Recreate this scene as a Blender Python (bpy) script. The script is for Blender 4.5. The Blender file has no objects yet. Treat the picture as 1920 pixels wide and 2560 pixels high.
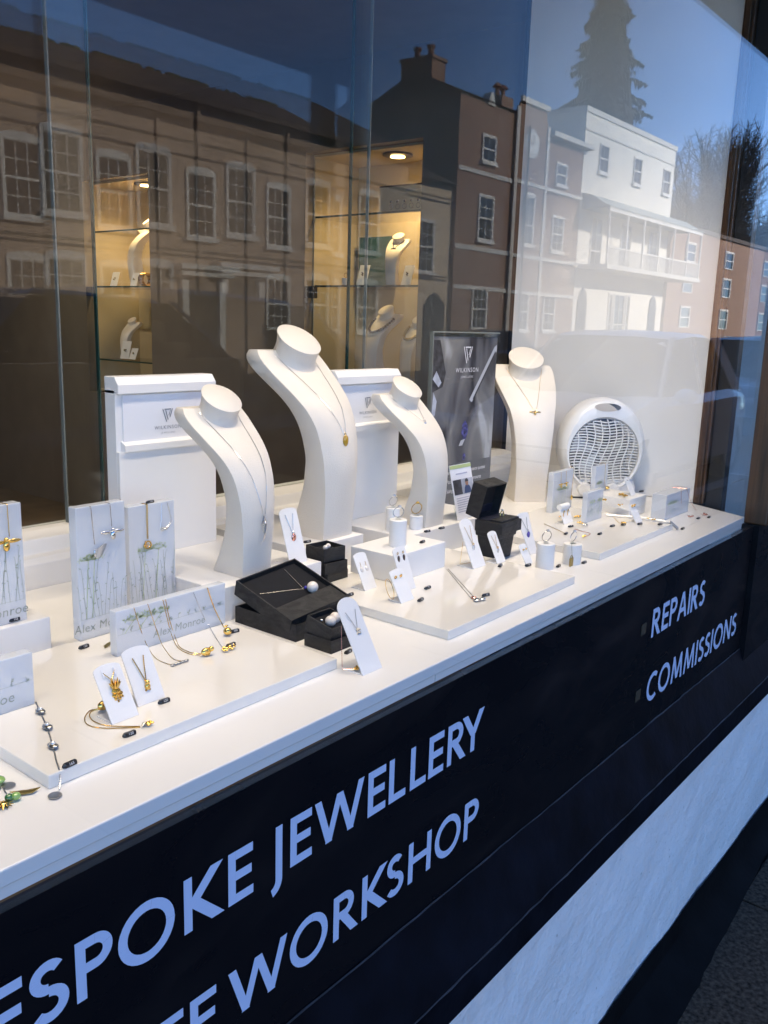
import bpy, math, random
from mathutils import Vector, Matrix
random.seed(7)
R = math.radians
scene = bpy.context.scene

# ------------------------------------------------------------------ camera
cam_d = bpy.data.cameras.new('camera'); cam = bpy.data.objects.new('camera', cam_d)
scene.collection.objects.link(cam); scene.camera = cam
cam_d.sensor_fit = 'HORIZONTAL'; cam_d.sensor_width = 36.0; cam_d.lens = 2210.0 / 1920.0 * 36.0
cam_d.clip_start = 0.02; cam_d.clip_end = 600
rows = ((0.625017, -0.144285, 0.767161), (-0.780035, -0.153172, 0.606698), (0.02997, -0.977609, -0.208283))
cam.matrix_world = Matrix(((rows[0][0], -rows[0][1], -rows[0][2], 0.0),
                           (rows[1][0], -rows[1][1], -rows[1][2], -0.602),
                           (rows[2][0], -rows[2][1], -rows[2][2], 1.46), (0, 0, 0, 1)))

# ------------------------------------------------------------------ sky, sun, exposure
SUN_EL, SUN_AZ = R(27), R(24)            # sun stands behind the shop, a little to the right
w = bpy.data.worlds.new('World'); scene.world = w; w.use_nodes = True
nt = w.node_tree; bg = nt.nodes['Background']
sky = nt.nodes.new('ShaderNodeTexSky'); sky.sky_type = 'NISHITA'; sky.sun_disc = False
sky.sun_elevation = SUN_EL; sky.sun_rotation = SUN_AZ
sky.air_density = 1.0; sky.dust_density = 0.6; sky.ozone_density = 2.0; sky.altitude = 4500.0
tint = nt.nodes.new('ShaderNodeMix'); tint.data_type = 'RGBA'; tint.blend_type = 'MULTIPLY'; tint.inputs[0].default_value = 1.0
tint.inputs[7].default_value = (0.82, 1.0, 1.20, 1)      # camera balanced for the warm window lamps: daylight comes out blue
nt.links.new(sky.outputs[0], tint.inputs[6]); nt.links.new(tint.outputs[2], bg.inputs[0]); bg.inputs[1].default_value = 0.15
sun_d = bpy.data.lights.new('sun', 'SUN'); sun_d.energy = 3.6; sun_d.angle = R(0.5); sun_d.color = (1.0, 0.93, 0.82)
sun = bpy.data.objects.new('sun', sun_d); scene.collection.objects.link(sun)
sd = Vector((math.sin(SUN_AZ) * math.cos(SUN_EL), math.cos(SUN_AZ) * math.cos(SUN_EL), math.sin(SUN_EL)))
sun.rotation_euler = sd.to_track_quat('Z', 'Y').to_euler(); sun.location = (8, 20, 20)
vs = scene.view_settings; vs.view_transform = 'Standard'; vs.look = 'None'; vs.gamma = 1.0
vs.use_curve_mapping = False; vs.exposure = 1.8
cy = scene.cycles
cy.max_bounces = 12; cy.transparent_max_bounces = 40; cy.glossy_bounces = 6; cy.diffuse_bounces = 4
cy.caustics_reflective = False; cy.caustics_refractive = False; cy.sample_clamp_indirect = 6.0
LAMP_W = 10.9

# ------------------------------------------------------------------ materials
def nmat(name):
    m = bpy.data.materials.new(name); m.use_nodes = True
    n = m.node_tree; return m, n, n.nodes['Principled BSDF']

def mat(name, col, rough=0.5, metal=0.0, var=0.0, vscale=8.0, bump=0.0, bscale=60.0, coat=0.0, spec=None, detail=4.0, coords='Object'):
    m, n, p = nmat(name)
    p.inputs['Base Color'].default_value = (*col, 1); p.inputs['Roughness'].default_value = rough
    p.inputs['Metallic'].default_value = metal
    if coat: p.inputs['Coat Weight'].default_value = coat; p.inputs['Coat Roughness'].default_value = 0.05
    if spec is not None: p.inputs['Specular IOR Level'].default_value = spec
    if var or bump:
        tc = n.nodes.new('ShaderNodeTexCoord')
    if var:
        t = n.nodes.new('ShaderNodeTexNoise'); t.inputs['Scale'].default_value = vscale; t.inputs['Detail'].default_value = detail
        n.links.new(tc.outputs[coords], t.inputs['Vector'])
        r = n.nodes.new('ShaderNodeMapRange'); r.inputs['From Min'].default_value = 0.3; r.inputs['From Max'].default_value = 0.7
        r.inputs['To Min'].default_value = 1 - var; r.inputs['To Max'].default_value = 1 + var
        n.links.new(t.outputs['Fac'], r.inputs['Value'])
        mx = n.nodes.new('ShaderNodeMix'); mx.data_type = 'RGBA'; mx.blend_type = 'MULTIPLY'; mx.inputs[0].default_value = 1
        mx.inputs[6].default_value = (*col, 1)
        n.links.new(r.outputs[0], mx.inputs[7]); n.links.new(mx.outputs[2], p.inputs['Base Color'])
    if bump:
        t2 = n.nodes.new('ShaderNodeTexNoise'); t2.inputs['Scale'].default_value = bscale; t2.inputs['Detail'].default_value = 6
        n.links.new(tc.outputs[coords], t2.inputs['Vector'])
        b = n.nodes.new('ShaderNodeBump'); b.inputs['Strength'].default_value = bump; b.inputs['Distance'].default_value = 0.002
        n.links.new(t2.outputs['Fac'], b.inputs['Height']); n.links.new(b.outputs[0], p.inputs['Normal'])
    return m

def schlick(n, f0=0.042):
    g = n.nodes.new('ShaderNodeNewGeometry')
    d = n.nodes.new('ShaderNodeVectorMath'); d.operation = 'DOT_PRODUCT'
    n.links.new(g.outputs['Normal'], d.inputs[0]); n.links.new(g.outputs['Incoming'], d.inputs[1])
    def mth(op, a, b=None, c=None):
        k = n.nodes.new('ShaderNodeMath'); k.operation = op
        for i, v in enumerate((a, b, c)):
            if v is None: continue
            if isinstance(v, (int, float)): k.inputs[i].default_value = v
            else: n.links.new(v, k.inputs[i])
        return k.outputs[0]
    c = mth('ABSOLUTE', d.outputs['Value'])
    return mth('MULTIPLY_ADD', mth('POWER', mth('SUBTRACT', 1.0, c), 5.0), 1 - f0, f0)

def glass(name, tint, f0=0.042, body=None, fill=0.0, rough=0.0):
    m = bpy.data.materials.new(name); m.use_nodes = True; n = m.node_tree
    n.nodes.remove(n.nodes['Principled BSDF']); out = n.nodes['Material Output']
    tr = n.nodes.new('ShaderNodeBsdfTransparent'); tr.inputs[0].default_value = (*tint, 1)
    gl = n.nodes.new('ShaderNodeBsdfGlossy'); gl.inputs['Roughness'].default_value = rough
    base = tr.outputs[0]
    if body:
        df = n.nodes.new('ShaderNodeBsdfDiffuse'); df.inputs[0].default_value = (*body, 1)
        mm = n.nodes.new('ShaderNodeMixShader'); mm.inputs[0].default_value = fill
        n.links.new(tr.outputs[0], mm.inputs[1]); n.links.new(df.outputs[0], mm.inputs[2]); base = mm.outputs[0]
    ms = n.nodes.new('ShaderNodeMixShader'); n.links.new(schlick(n, f0), ms.inputs[0])
    n.links.new(base, ms.inputs[1]); n.links.new(gl.outputs[0], ms.inputs[2]); n.links.new(ms.outputs[0], out.inputs[0])
    return m

def emit(name, col, s):
    m = bpy.data.materials.new(name); m.use_nodes = True; n = m.node_tree
    n.nodes.remove(n.nodes['Principled BSDF']); e = n.nodes.new('ShaderNodeEmission')
    e.inputs[0].default_value = (*col, 1); e.inputs[1].default_value = s
    n.links.new(e.outputs[0], n.nodes['Material Output'].inputs[0]); return m

def render_mat():
    # brushed white masonry paint over rough render, with hairline cracks and splash dirt near the pavement
    m, n, p = nmat('white painted render'); p.inputs['Roughness'].default_value = 0.85
    tc = n.nodes.new('ShaderNodeTexCoord'); o_ = tc.outputs['Object']
    def noise(scale, detail, stretch=None):
        t = n.nodes.new('ShaderNodeTexNoise'); t.inputs['Scale'].default_value = scale; t.inputs['Detail'].default_value = detail; src = o_
        if stretch: mp = n.nodes.new('ShaderNodeMapping'); mp.inputs['Scale'].default_value = stretch; n.links.new(o_, mp.inputs[0]); src = mp.outputs[0]
        n.links.new(src, t.inputs['Vector']); return t.outputs['Fac']
    def ramp(src, a, ca, b, cb):
        r = n.nodes.new('ShaderNodeValToRGB'); e = r.color_ramp.elements; e[0].position, e[1].position = a, b; e[0].color = (*ca, 1); e[1].color = (*cb, 1); n.links.new(src, r.inputs[0]); return r.outputs[0]
    def mul(a, b):
        x = n.nodes.new('ShaderNodeMix'); x.data_type = 'RGBA'; x.blend_type = 'MULTIPLY'; x.inputs[0].default_value = 1; n.links.new(a, x.inputs[6]); n.links.new(b, x.inputs[7]); return x.outputs[2]
    c = ramp(noise(3.5, 3), .3, (.70, .70, .685), .7, (.78, .78, .77)); specks = ramp(noise(60, 8), .27, (.66, .64, .60), .33, (1, 1, 1))
    vo = n.nodes.new('ShaderNodeTexVoronoi'); vo.feature = 'DISTANCE_TO_EDGE'; vo.inputs['Scale'].default_value = 5.0
    nv = n.nodes.new('ShaderNodeMapping'); nv.inputs['Scale'].default_value = (1, 1, 1.7); n.links.new(o_, nv.inputs[0]); n.links.new(nv.outputs[0], vo.inputs['Vector'])
    crack = ramp(vo.outputs['Distance'], .0, (.93, .93, .92), .004, (1, 1, 1))
    n.links.new(mul(mul(c, specks), crack), p.inputs['Base Color'])
    h1 = noise(26, 8); h2 = noise(150, 6)
    ad = n.nodes.new('ShaderNodeMath'); ad.operation = 'MULTIPLY_ADD'; ad.inputs[1].default_value = 0.25; n.links.new(h2, ad.inputs[0]); n.links.new(h1, ad.inputs[2])
    b = n.nodes.new('ShaderNodeBump'); b.inputs['Strength'].default_value = 1.0; b.inputs['Distance'].default_value = 0.009; n.links.new(ad.outputs[0], b.inputs['Height']); n.links.new(b.outputs[0], p.inputs['Normal'])
    return m

M = dict(
    pane=glass('window glass', (0.985, 0.99, 0.985), 0.018, rough=0.010), back=glass('sliding glass', (0.96, 0.975, 0.965), 0.024, rough=0.010),
    edge=mat('green glass edge', (0.02, 0.06, 0.05), 0.15), edgel=mat('pale glass edge', (0.15, 0.165, 0.15), 0.4),
    acrylic=glass('printed acrylic', (0.93, 0.95, 0.97), 0.045, (0.80, 0.83, 0.87), 0.62), clear=glass('clear acrylic', (0.94, 0.96, 0.95), 0.05),
    shelf=mat('white laminate', (0.80, 0.79, 0.77), 0.32, var=0.02, vscale=5), tray=mat('glossy cream lacquer', (0.80, 0.77, 0.71), 0.12, var=0.02, vscale=4, coat=0.5),
    white=mat('white satin board', (0.80, 0.79, 0.77), 0.4, var=0.02, vscale=9), leather=mat('white leatherette', (0.76, 0.705, 0.62), 0.48, var=0.035, vscale=14, bump=0.35, bscale=420),
    suede=mat('white card', (0.80, 0.79, 0.77), 0.6, bump=0.1, bscale=500),
    board=mat('black satin board', (0.005, 0.005, 0.007), 0.35, var=0.15, vscale=3, spec=0.25), sill=mat('black painted timber', (0.0035, 0.0045, 0.008), 0.6, spec=0.08, var=0.5, vscale=14, bump=0.5, bscale=40),
    sill_worn=mat('scuffed sill arris', (0.020, 0.022, 0.027), 0.7, var=0.8, vscale=30, bump=0.4, bscale=90),
    render=render_mat(), plinth=mat('black bitumen paint', (0.004, 0.004, 0.0045), 0.8, var=0.4, vscale=10, bump=0.6, bscale=50, spec=0.08),
    vinyl=mat('pale vinyl lettering', (0.50, 0.60, 0.80), 0.45), tape=mat('brown tape', (0.045, 0.036, 0.022), 0.6),
    wood=None, blackbox=mat('black textured card', (0.010, 0.010, 0.011), 0.62, var=0.3, vscale=300, bump=0.6, bscale=900), velvet=mat('black velvet', (0.004, 0.004, 0.006), 0.95, var=0.4, vscale=200), navy=mat('navy satin', (0.006, 0.008, 0.022), 0.5),
    gold=mat('polished gold', (0.86, 0.56, 0.16), 0.16, 1.0), rose=mat('rose gold', (0.85, 0.42, 0.34), 0.2, 1.0), silver=mat('silver', (0.72, 0.72, 0.72), 0.18, 1.0), dsilver=mat('oxidised silver', (0.42, 0.41, 0.39), 0.28, 1.0),
    brass=mat('aged brass', (0.34, 0.26, 0.09), 0.35, 1.0), pearl=mat('pearl', (0.82, 0.75, 0.67), 0.25, coat=0.5), garnet=mat('smoky stone', (0.07, 0.035, 0.02), 0.08, coat=1.0), sapphire=mat('blue stone', (0.05, 0.03, 0.33), 0.06, coat=1.0), citrine=mat('amber stone', (0.50, 0.30, 0.03), 0.06, coat=1.0),
    green=mat('green bead', (0.03, 0.14, 0.04), 0.1, coat=1.0), lime=mat('pale green bead', (0.24, 0.42, 0.10), 0.1, coat=1.0), crystal=mat('cut crystal', (0.75, 0.75, 0.74), 0.03, 0.6, coat=1.0),
    tag=mat('black plastic tag', (0.010, 0.010, 0.011), 0.35), digit=mat('white digits', (0.75, 0.75, 0.75), 0.5),
    print=mat('sage printing ink', (0.40, 0.48, 0.25), 0.6), printd=mat('grey green ink', (0.33, 0.37, 0.31), 0.6), logo=mat('grey logo ink', (0.16, 0.18, 0.22), 0.6), logow=mat('white logo ink', (0.7, 0.7, 0.72), 0.6),
    plastic=mat('white plastic', (0.78, 0.78, 0.76), 0.3), dark=mat('dark cavity', (0.02, 0.02, 0.022), 0.6), cavity=mat('grey heater cavity', (0.055, 0.057, 0.062), 0.6, var=0.5, vscale=40), red=mat('red lens', (0.35, 0.01, 0.01), 0.2), greyink=mat('dark grey dial', (0.03, 0.03, 0.03), 0.5),
    shopwall=mat('taupe paint', (0.19, 0.16, 0.13), 0.8, var=0.08), shopfloor=mat('timber floor', (0.12, 0.09, 0.06), 0.5, var=0.3), cream=mat('golden cabinet lining', (0.48, 0.40, 0.26), 0.6, var=0.03), teal=mat('teal back panel', (0.012, 0.07, 0.07), 0.5), cardink=mat('soft grey card ink', (0.29, 0.32, 0.28), 0.6),
    lampglow=emit('warm lamp', (1.0, 0.62, 0.22), 9.0), ring=mat('bronze bezel', (0.10, 0.07, 0.04), 0.35, 0.8), downlight=emit('white lamp', (1.0, 0.9, 0.75), 12.0),
    lobby=mat('pale lobby paint', (0.82, 0.84, 0.86), 0.5, var=0.1, vscale=5), door=mat('dark door paint', (0.02, 0.022, 0.025), 0.35),
    slab=mat('concrete paving', (0.055, 0.043, 0.031), 0.9, var=0.8, vscale=90, bump=1.0, bscale=160, detail=8, spec=0.15), joint=mat('dark mortar joint', (0.03, 0.03, 0.028), 0.9), asphalt=mat('asphalt', (0.05, 0.05, 0.052), 0.85, var=0.3, vscale=20, bump=0.4), kerb=mat('granite kerb', (0.22, 0.21, 0.20), 0.7, var=0.2, vscale=30),
    orange=mat('terracotta render', (0.44, 0.32, 0.235), 0.85, var=0.10, vscale=0.8), creamr=mat('cream render', (0.62, 0.50, 0.36), 0.85, var=0.06, vscale=0.8), whiter=mat('white stucco', (0.78, 0.74, 0.66), 0.8, var=0.05, vscale=0.6),
    slate=mat('roof tiles', (0.075, 0.055, 0.045), 0.8, var=0.35, vscale=6), brick=None, trim=mat('painted stone trim', (0.62, 0.60, 0.56), 0.7), frame=mat('white window paint', (0.74, 0.72, 0.68), 0.6), dpane=mat('dark window glass', (0.03, 0.032, 0.035), 0.08), canopy=mat('lead striped canopy', (0.30, 0.36, 0.36), 0.6, var=0.2, vscale=3),
    bark=mat('bark', (0.030, 0.024, 0.020), 0.9, spec=0.1), needle=mat('conifer needles', (0.006, 0.008, 0.004), 0.95, spec=0.05), ivy=mat('ivy leaves', (0.03, 0.045, 0.02), 0.7), pot=mat('clay pot', (0.22, 0.10, 0.06), 0.8),
    carwhite=mat('white car paint', (0.86, 0.86, 0.87), 0.3, coat=0.6), cardark=mat('dark blue car paint', (0.012, 0.014, 0.024), 0.2, coat=1.0), carblue=mat('slate blue car paint', (0.06, 0.10, 0.18), 0.3, coat=1.0), carglass=mat('tinted car glass', (0.008, 0.009, 0.010), 0.15, spec=0.15), tyre=mat('tyre rubber', (0.012, 0.012, 0.012), 0.8), rim=mat('alloy rim', (0.5, 0.5, 0.52), 0.3, 0.9), lens=mat('headlamp lens', (0.6, 0.62, 0.65), 0.08, 0.3, coat=1.0),
    poster=None, photo1=mat('photo dark print', (0.035, 0.035, 0.04), 0.5, var=0.8, vscale=60), photo2=mat('photo pale print', (0.40, 0.43, 0.50), 0.5, var=0.3, vscale=40), skin=mat('printed skin tone', (0.36, 0.20, 0.13), 0.6), shirt=mat('printed blue', (0.03, 0.06, 0.16), 0.6), paper=mat('white paper', (0.78, 0.78, 0.80), 0.6), textink=mat('printed text', (0.42, 0.43, 0.52), 0.7), lgreen=mat('printed lime', (0.42, 0.50, 0.22), 0.6),
    plum=mat('printed steel grey', (0.10, 0.105, 0.115), 0.4), steel=mat('printed steel', (0.42, 0.44, 0.48), 0.4), gem=mat('printed gem', (0.06, 0.06, 0.20), 0.3, var=0.9, vscale=150))

def wood_mat():
    m, n, p = nmat('varnished brown wood'); p.inputs['Roughness'].default_value = 0.35
    tc = n.nodes.new('ShaderNodeTexCoord'); mp = n.nodes.new('ShaderNodeMapping'); mp.inputs['Scale'].default_value = (60, 60, 3)
    t = n.nodes.new('ShaderNodeTexNoise'); t.inputs['Scale'].default_value = 1.5; t.inputs['Detail'].default_value = 8
    r = n.nodes.new('ShaderNodeValToRGB'); r.color_ramp.elements[0].color = (0.03, 0.015, 0.008, 1); r.color_ramp.elements[1].color = (0.13, 0.066, 0.030, 1)
    r.color_ramp.elements[0].position = 0.3; r.color_ramp.elements[1].position = 0.72
    n.links.new(tc.outputs['Object'], mp.inputs[0]); n.links.new(mp.outputs[0], t.inputs['Vector']); n.links.new(t.outputs['Fac'], r.inputs[0]); n.links.new(r.outputs[0], p.inputs['Base Color'])
    return m
M['wood'] = wood_mat()

def smear(m, lo, hi, scale):
    # hand-wiped dust: the gloss varies over the panel
    n = m.node_tree; p = n.nodes['Principled BSDF']; tc = n.nodes.new('ShaderNodeTexCoord'); mp = n.nodes.new('ShaderNodeMapping'); mp.inputs['Scale'].default_value = (scale, scale, scale * 2.5)
    t = n.nodes.new('ShaderNodeTexNoise'); t.inputs['Scale'].default_value = 1.0; t.inputs['Detail'].default_value = 7; t.inputs['Distortion'].default_value = 1.2
    r = n.nodes.new('ShaderNodeMapRange'); r.inputs['From Min'].default_value = .35; r.inputs['From Max'].default_value = .7; r.inputs['To Min'].default_value = lo; r.inputs['To Max'].default_value = hi
    n.links.new(tc.outputs['Object'], mp.inputs[0]); n.links.new(mp.outputs[0], t.inputs['Vector']); n.links.new(t.outputs['Fac'], r.inputs['Value']); n.links.new(r.outputs[0], p.inputs['Roughness'])
smear(M['board'], .2, .55, 4.0); smear(M['tray'], .08, .22, 9.0); smear(M['blackbox'], .45, .75, 40.0)

def brick_mat():
    m, n, p = nmat('red brickwork'); p.inputs['Roughness'].default_value = 0.85
    tc = n.nodes.new('ShaderNodeTexCoord'); mp = n.nodes.new('ShaderNodeMapping'); mp.inputs['Rotation'].default_value = (R(90), 0, 0)
    b = n.nodes.new('ShaderNodeTexBrick'); b.inputs['Scale'].default_value = 1.0; b.inputs['Brick Width'].default_value = 0.225; b.inputs['Row Height'].default_value = 0.075; b.inputs['Mortar Size'].default_value = 0.008
    b.inputs['Color1'].default_value = (0.27, 0.135, 0.085, 1); b.inputs['Color2'].default_value = (0.20, 0.10, 0.065, 1); b.inputs['Mortar'].default_value = (0.34, 0.28, 0.22, 1)
    n.links.new(tc.outputs['Object'], mp.inputs[0]); n.links.new(mp.outputs[0], b.inputs['Vector']); n.links.new(b.outputs[0], p.inputs['Base Color'])
    return m
M['brick'] = brick_mat()

def poster_mat():
    # a blurred close-up photograph, printed: dark upper left, pale grey diagonal, dark lower panel is separate
    m, n, p = nmat('printed workshop photograph'); p.inputs['Roughness'].default_value = 0.35
    tc = n.nodes.new('ShaderNodeTexCoord'); mp = n.nodes.new('ShaderNodeMapping'); mp.inputs['Rotation'].default_value = (0, R(35), 0); mp.inputs['Scale'].default_value = (9, 1, 5)
    t = n.nodes.new('ShaderNodeTexNoise'); t.inputs['Scale'].default_value = 1.3; t.inputs['Detail'].default_value = 2.5; t.inputs['Distortion'].default_value = 0.8
    r = n.nodes.new('ShaderNodeValToRGB'); e = r.color_ramp.elements
    e[0].position = 0.34; e[0].color = (0.016, 0.016, 0.022, 1); e[1].position = 0.70; e[1].color = (0.36, 0.37, 0.38, 1)
    k = e.new(0.48); k.color = (0.11, 0.11, 0.12, 1); k = e.new(0.58); k.color = (0.17, 0.17, 0.165, 1)
    n.links.new(tc.outputs['Object'], mp.inputs[0]); n.links.new(mp.outputs[0], t.inputs['Vector']); n.links.new(t.outputs['Fac'], r.inputs[0]); n.links.new(r.outputs[0], p.inputs['Base Color'])
    return m
M['poster'] = poster_mat()

# ------------------------------------------------------------------ mesh helpers
class MB:
    def __init__(self): self.v = []; self.f = []
    def add(self, vs, fs):
        b = len(self.v); self.v += [tuple(p) for p in vs]; self.f += [tuple(i + b for i in q) for q in fs]; return self
    def box(self, x0, x1, y0, y1, z0, z1):
        return self.add([(x0, y0, z0), (x1, y0, z0), (x1, y1, z0), (x0, y1, z0), (x0, y0, z1), (x1, y0, z1), (x1, y1, z1), (x0, y1, z1)],
                        [(0, 3, 2, 1), (4, 5, 6, 7), (0, 1, 5, 4), (1, 2, 6, 5), (2, 3, 7, 6), (3, 0, 4, 7)])
    def prism(self, pts, d):
        n = len(pts); a = [Vector(p) for p in pts]; d = Vector(d); b = [p + d for p in a]
        return self.add(a + b, [tuple(range(n - 1, -1, -1)), tuple(range(n, 2 * n))] + [(i, (i + 1) % n, n + (i + 1) % n, n + i) for i in range(n)])
    def loft(self, rings, cap=True, closed=True):
        n = len(rings[0]); vs = [p for r in rings for p in r]; fs = []
        for k in range(len(rings) - 1):
            for i in range(n if closed else n - 1):
                j = (i + 1) % n; fs.append((k * n + i, k * n + j, (k + 1) * n + j, (k + 1) * n + i))
        if cap: fs += [tuple(range(n - 1, -1, -1)), tuple((len(rings) - 1) * n + i for i in range(n))]
        return self.add(vs, fs)
    def tube(self, pts, r, n=6, cap=True):
        pts = [Vector(p) for p in pts]; rings = []; up = Vector((0.13, 0.21, 1)).normalized()
        for i, p in enumerate(pts):
            t = (pts[min(i + 1, len(pts) - 1)] - pts[max(i - 1, 0)])
            if t.length < 1e-9: t = Vector((0, 0, 1))
            t.normalize(); a = t.cross(up)
            if a.length < 1e-3: a = t.cross(Vector((1, 0, 0)))
            a.normalize(); b = t.cross(a); rr = r[i] if isinstance(r, (list, tuple)) else r
            rings.append([p + (a * math.cos(2 * math.pi * k / n) + b * math.sin(2 * math.pi * k / n)) * rr for k in range(n)])
        return self.loft(rings, cap)
    def lathe(self, prof, n=20, o=(0, 0, 0)):
        o = Vector(o); rings = [[o + Vector((r * math.cos(2 * math.pi * k / n), r * math.sin(2 * math.pi * k / n), z)) for k in range(n)] for r, z in prof]
        return self.loft(rings)
    def ball(self, c, r, n=10, m=6, s=(1, 1, 1)):
        c = Vector(c); rings = []
        for i in range(m + 1):
            a = -math.pi / 2 + math.pi * i / m; rr = max(math.cos(a), 0.02)
            rings.append([c + Vector((r * s[0] * rr * math.cos(2 * math.pi * k / n), r * s[1] * rr * math.sin(2 * math.pi * k / n), r * s[2] * math.sin(a))) for k in range(n)])
        return self.loft(rings)
    def torus(self, c, r, t, u, v, n=20, k=6):
        c, u, v = Vector(c), Vector(u).normalized(), Vector(v).normalized(); w_ = u.cross(v); rings = []
        for i in range(n + 1):
            a = 2 * math.pi * i / n; d = u * math.cos(a) + v * math.sin(a)
            rings.append([c + d * (r + t * math.cos(2 * math.pi * j / k)) + w_ * t * math.sin(2 * math.pi * j / k) for j in range(k)])
        return self.loft(rings, cap=False)
    def xf(self, m):
        self.v = [tuple(m @ Vector(p)) for p in self.v]; return self
    def mesh(self, name, smooth=False):
        me = bpy.data.meshes.new(name); me.from_pydata(self.v, [], self.f); me.update()
        import bmesh
        bm = bmesh.new(); bm.from_mesh(me); bmesh.ops.recalc_face_normals(bm, faces=bm.faces); bm.to_mesh(me); bm.free()
        if smooth:
            for p in me.polygons: p.use_smooth = True
        return me
    def build(self, name, m, parent=None, smooth=False, bevel=0.0, loc=None):
        return link(name, self.mesh(name, smooth), m, parent, bevel, loc, smooth)

def link(name, me, m, parent=None, bevel=0.0, loc=None, smooth=False):
    if isinstance(m, str): m = M[m]
    if m and not me.materials: me.materials.append(m)
    o = bpy.data.objects.new(name, me); scene.collection.objects.link(o)
    if parent: o.parent = parent
    if loc: o.location = loc
    if bevel:
        b = o.modifiers.new('bevel', 'BEVEL'); b.width = bevel; b.segments = 2; b.limit_method = 'ANGLE'; b.angle_limit = R(40)
    if smooth:
        try: me.set_sharp_from_angle(angle=R(40))
        except Exception: pass
    return o

def tag(o, label, cat, group=None):
    o['label'] = label; o['category'] = cat
    if group: o['group'] = group
    return o
def thing(name, label, cat, loc=(0, 0, 0), rz=0.0, group=None):
    o = bpy.data.objects.new(name, None); o.empty_display_size = 0.05; scene.collection.objects.link(o); o.location = loc; o.rotation_euler = (0, 0, rz)
    return tag(o, label, cat, group)
def struct(o, kind='structure'): o['kind'] = kind; return o

_txt = {}
def text_mesh(s, size, spacing=1.0, align='LEFT', shear=0.0):
    key = (s, round(size, 5), spacing, align, shear)
    if key not in _txt:
        c = bpy.data.curves.new('t', 'FONT'); c.body = s; c.size = size; c.align_x = align; c.space_character = spacing; c.shear = shear; c.resolution_u = 3
        o = bpy.data.objects.new('t', c); scene.collection.objects.link(o)
        dg = bpy.context.evaluated_depsgraph_get(); me = bpy.data.meshes.new_from_object(o.evaluated_get(dg)); me.materials.clear()
        bpy.data.objects.remove(o); bpy.data.curves.remove(c); _txt[key] = me
    return _txt[key].copy()
def text(name, s, size, m, parent, loc, rot=(R(90), 0, 0), spacing=1.0, align='CENTER', shear=0.0):
    o = link(name, text_mesh(s, size, spacing, align, shear), m, parent); o.location = loc; o.rotation_euler = rot; return o

def smooth_path(pts, n=6):
    P = [Vector(p) for p in pts]
    if len(P) < 3: return P
    out = []
    for i in range(len(P) - 1):
        p0, p1, p2, p3 = P[max(i - 1, 0)], P[i], P[i + 1], P[min(i + 2, len(P) - 1)]
        for k in range(n):
            t = k / n
            out.append(0.5 * ((2 * p1) + (p2 - p0) * t + (2 * p0 - 5 * p1 + 4 * p2 - p3) * t * t + (3 * p1 - p0 - 3 * p2 + p3) * t ** 3))
    return out + [P[-1]]
def chain(pts, m, parent, r=0.0006, name='chain', smooth=True):
    p = smooth_path(pts) if smooth else [Vector(q) for q in pts]
    # resample into small links so that the chain glitters
    L = sum((p[i + 1] - p[i]).length for i in range(len(p) - 1)); n = max(4, min(220, int(L / 0.0011)))
    out = []; seg = 0; acc = 0.0
    for k in range(n + 1):
        d = L * k / n
        while seg < len(p) - 2 and acc + (p[seg + 1] - p[seg]).length < d: acc += (p[seg + 1] - p[seg]).length; seg += 1
        l = (p[seg + 1] - p[seg]).length or 1e-9; out.append(p[seg].lerp(p[seg + 1], min(1, (d - acc) / l)))
    return MB().tube(out, [r * (1.0 if k % 2 else 0.55) for k in range(n + 1)], 5).build(name, m, parent)

# ================================================================== STREET
def sheet(name, x0, x1, y0, y1, z, m): return struct(MB().add([(x0, y0, z), (x1, y0, z), (x1, y1, z), (x0, y1, z)], [(0, 1, 2, 3)]).build(name, m))
sheet('ground', -250, 300, -250, 60, -0.14, 'asphalt')
sheet('road', -120, 160, -13.6, -2.24, -0.12, 'asphalt')
pv = sheet('pavement', -60, 120, -2.1, -0.005, -0.014, 'joint')
rr = random.Random(3)
slab_me = {}
for i in range(16):
    for j in range(5):
        wx = 0.60; x0 = -2.0 + i * 0.606 + (0.3 if j % 2 else 0); y1 = -0.075 - j * 0.406
        key = (i * 5 + j) % 3
        if key not in slab_me:
            q = MB().box(0, wx, -0.40, 0, -0.05, 0.0); me = q.mesh('paving_slab'); slab_me[key] = me
        o = link('paving_slab', slab_me[key], 'slab', pv, 0.004); o.location = (x0, y1, rr.uniform(-0.003, 0.001)); o.rotation_euler = (rr.uniform(-.003, .003), rr.uniform(-.003, .003), rr.uniform(-.004, .004))
kb = struct(MB().box(-60, 120, -2.24, -2.1, -0.13, -0.136 + 0.14).build('kerb', 'kerb'))
struct(MB().box(-60, 160, -16.4, -13.75, -0.13, 0.0).build('far_pavement', 'slab')); struct(MB().box(-60, 160, -13.75, -13.6, -0.13, 0.005).build('far_kerb', 'kerb'))

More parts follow.
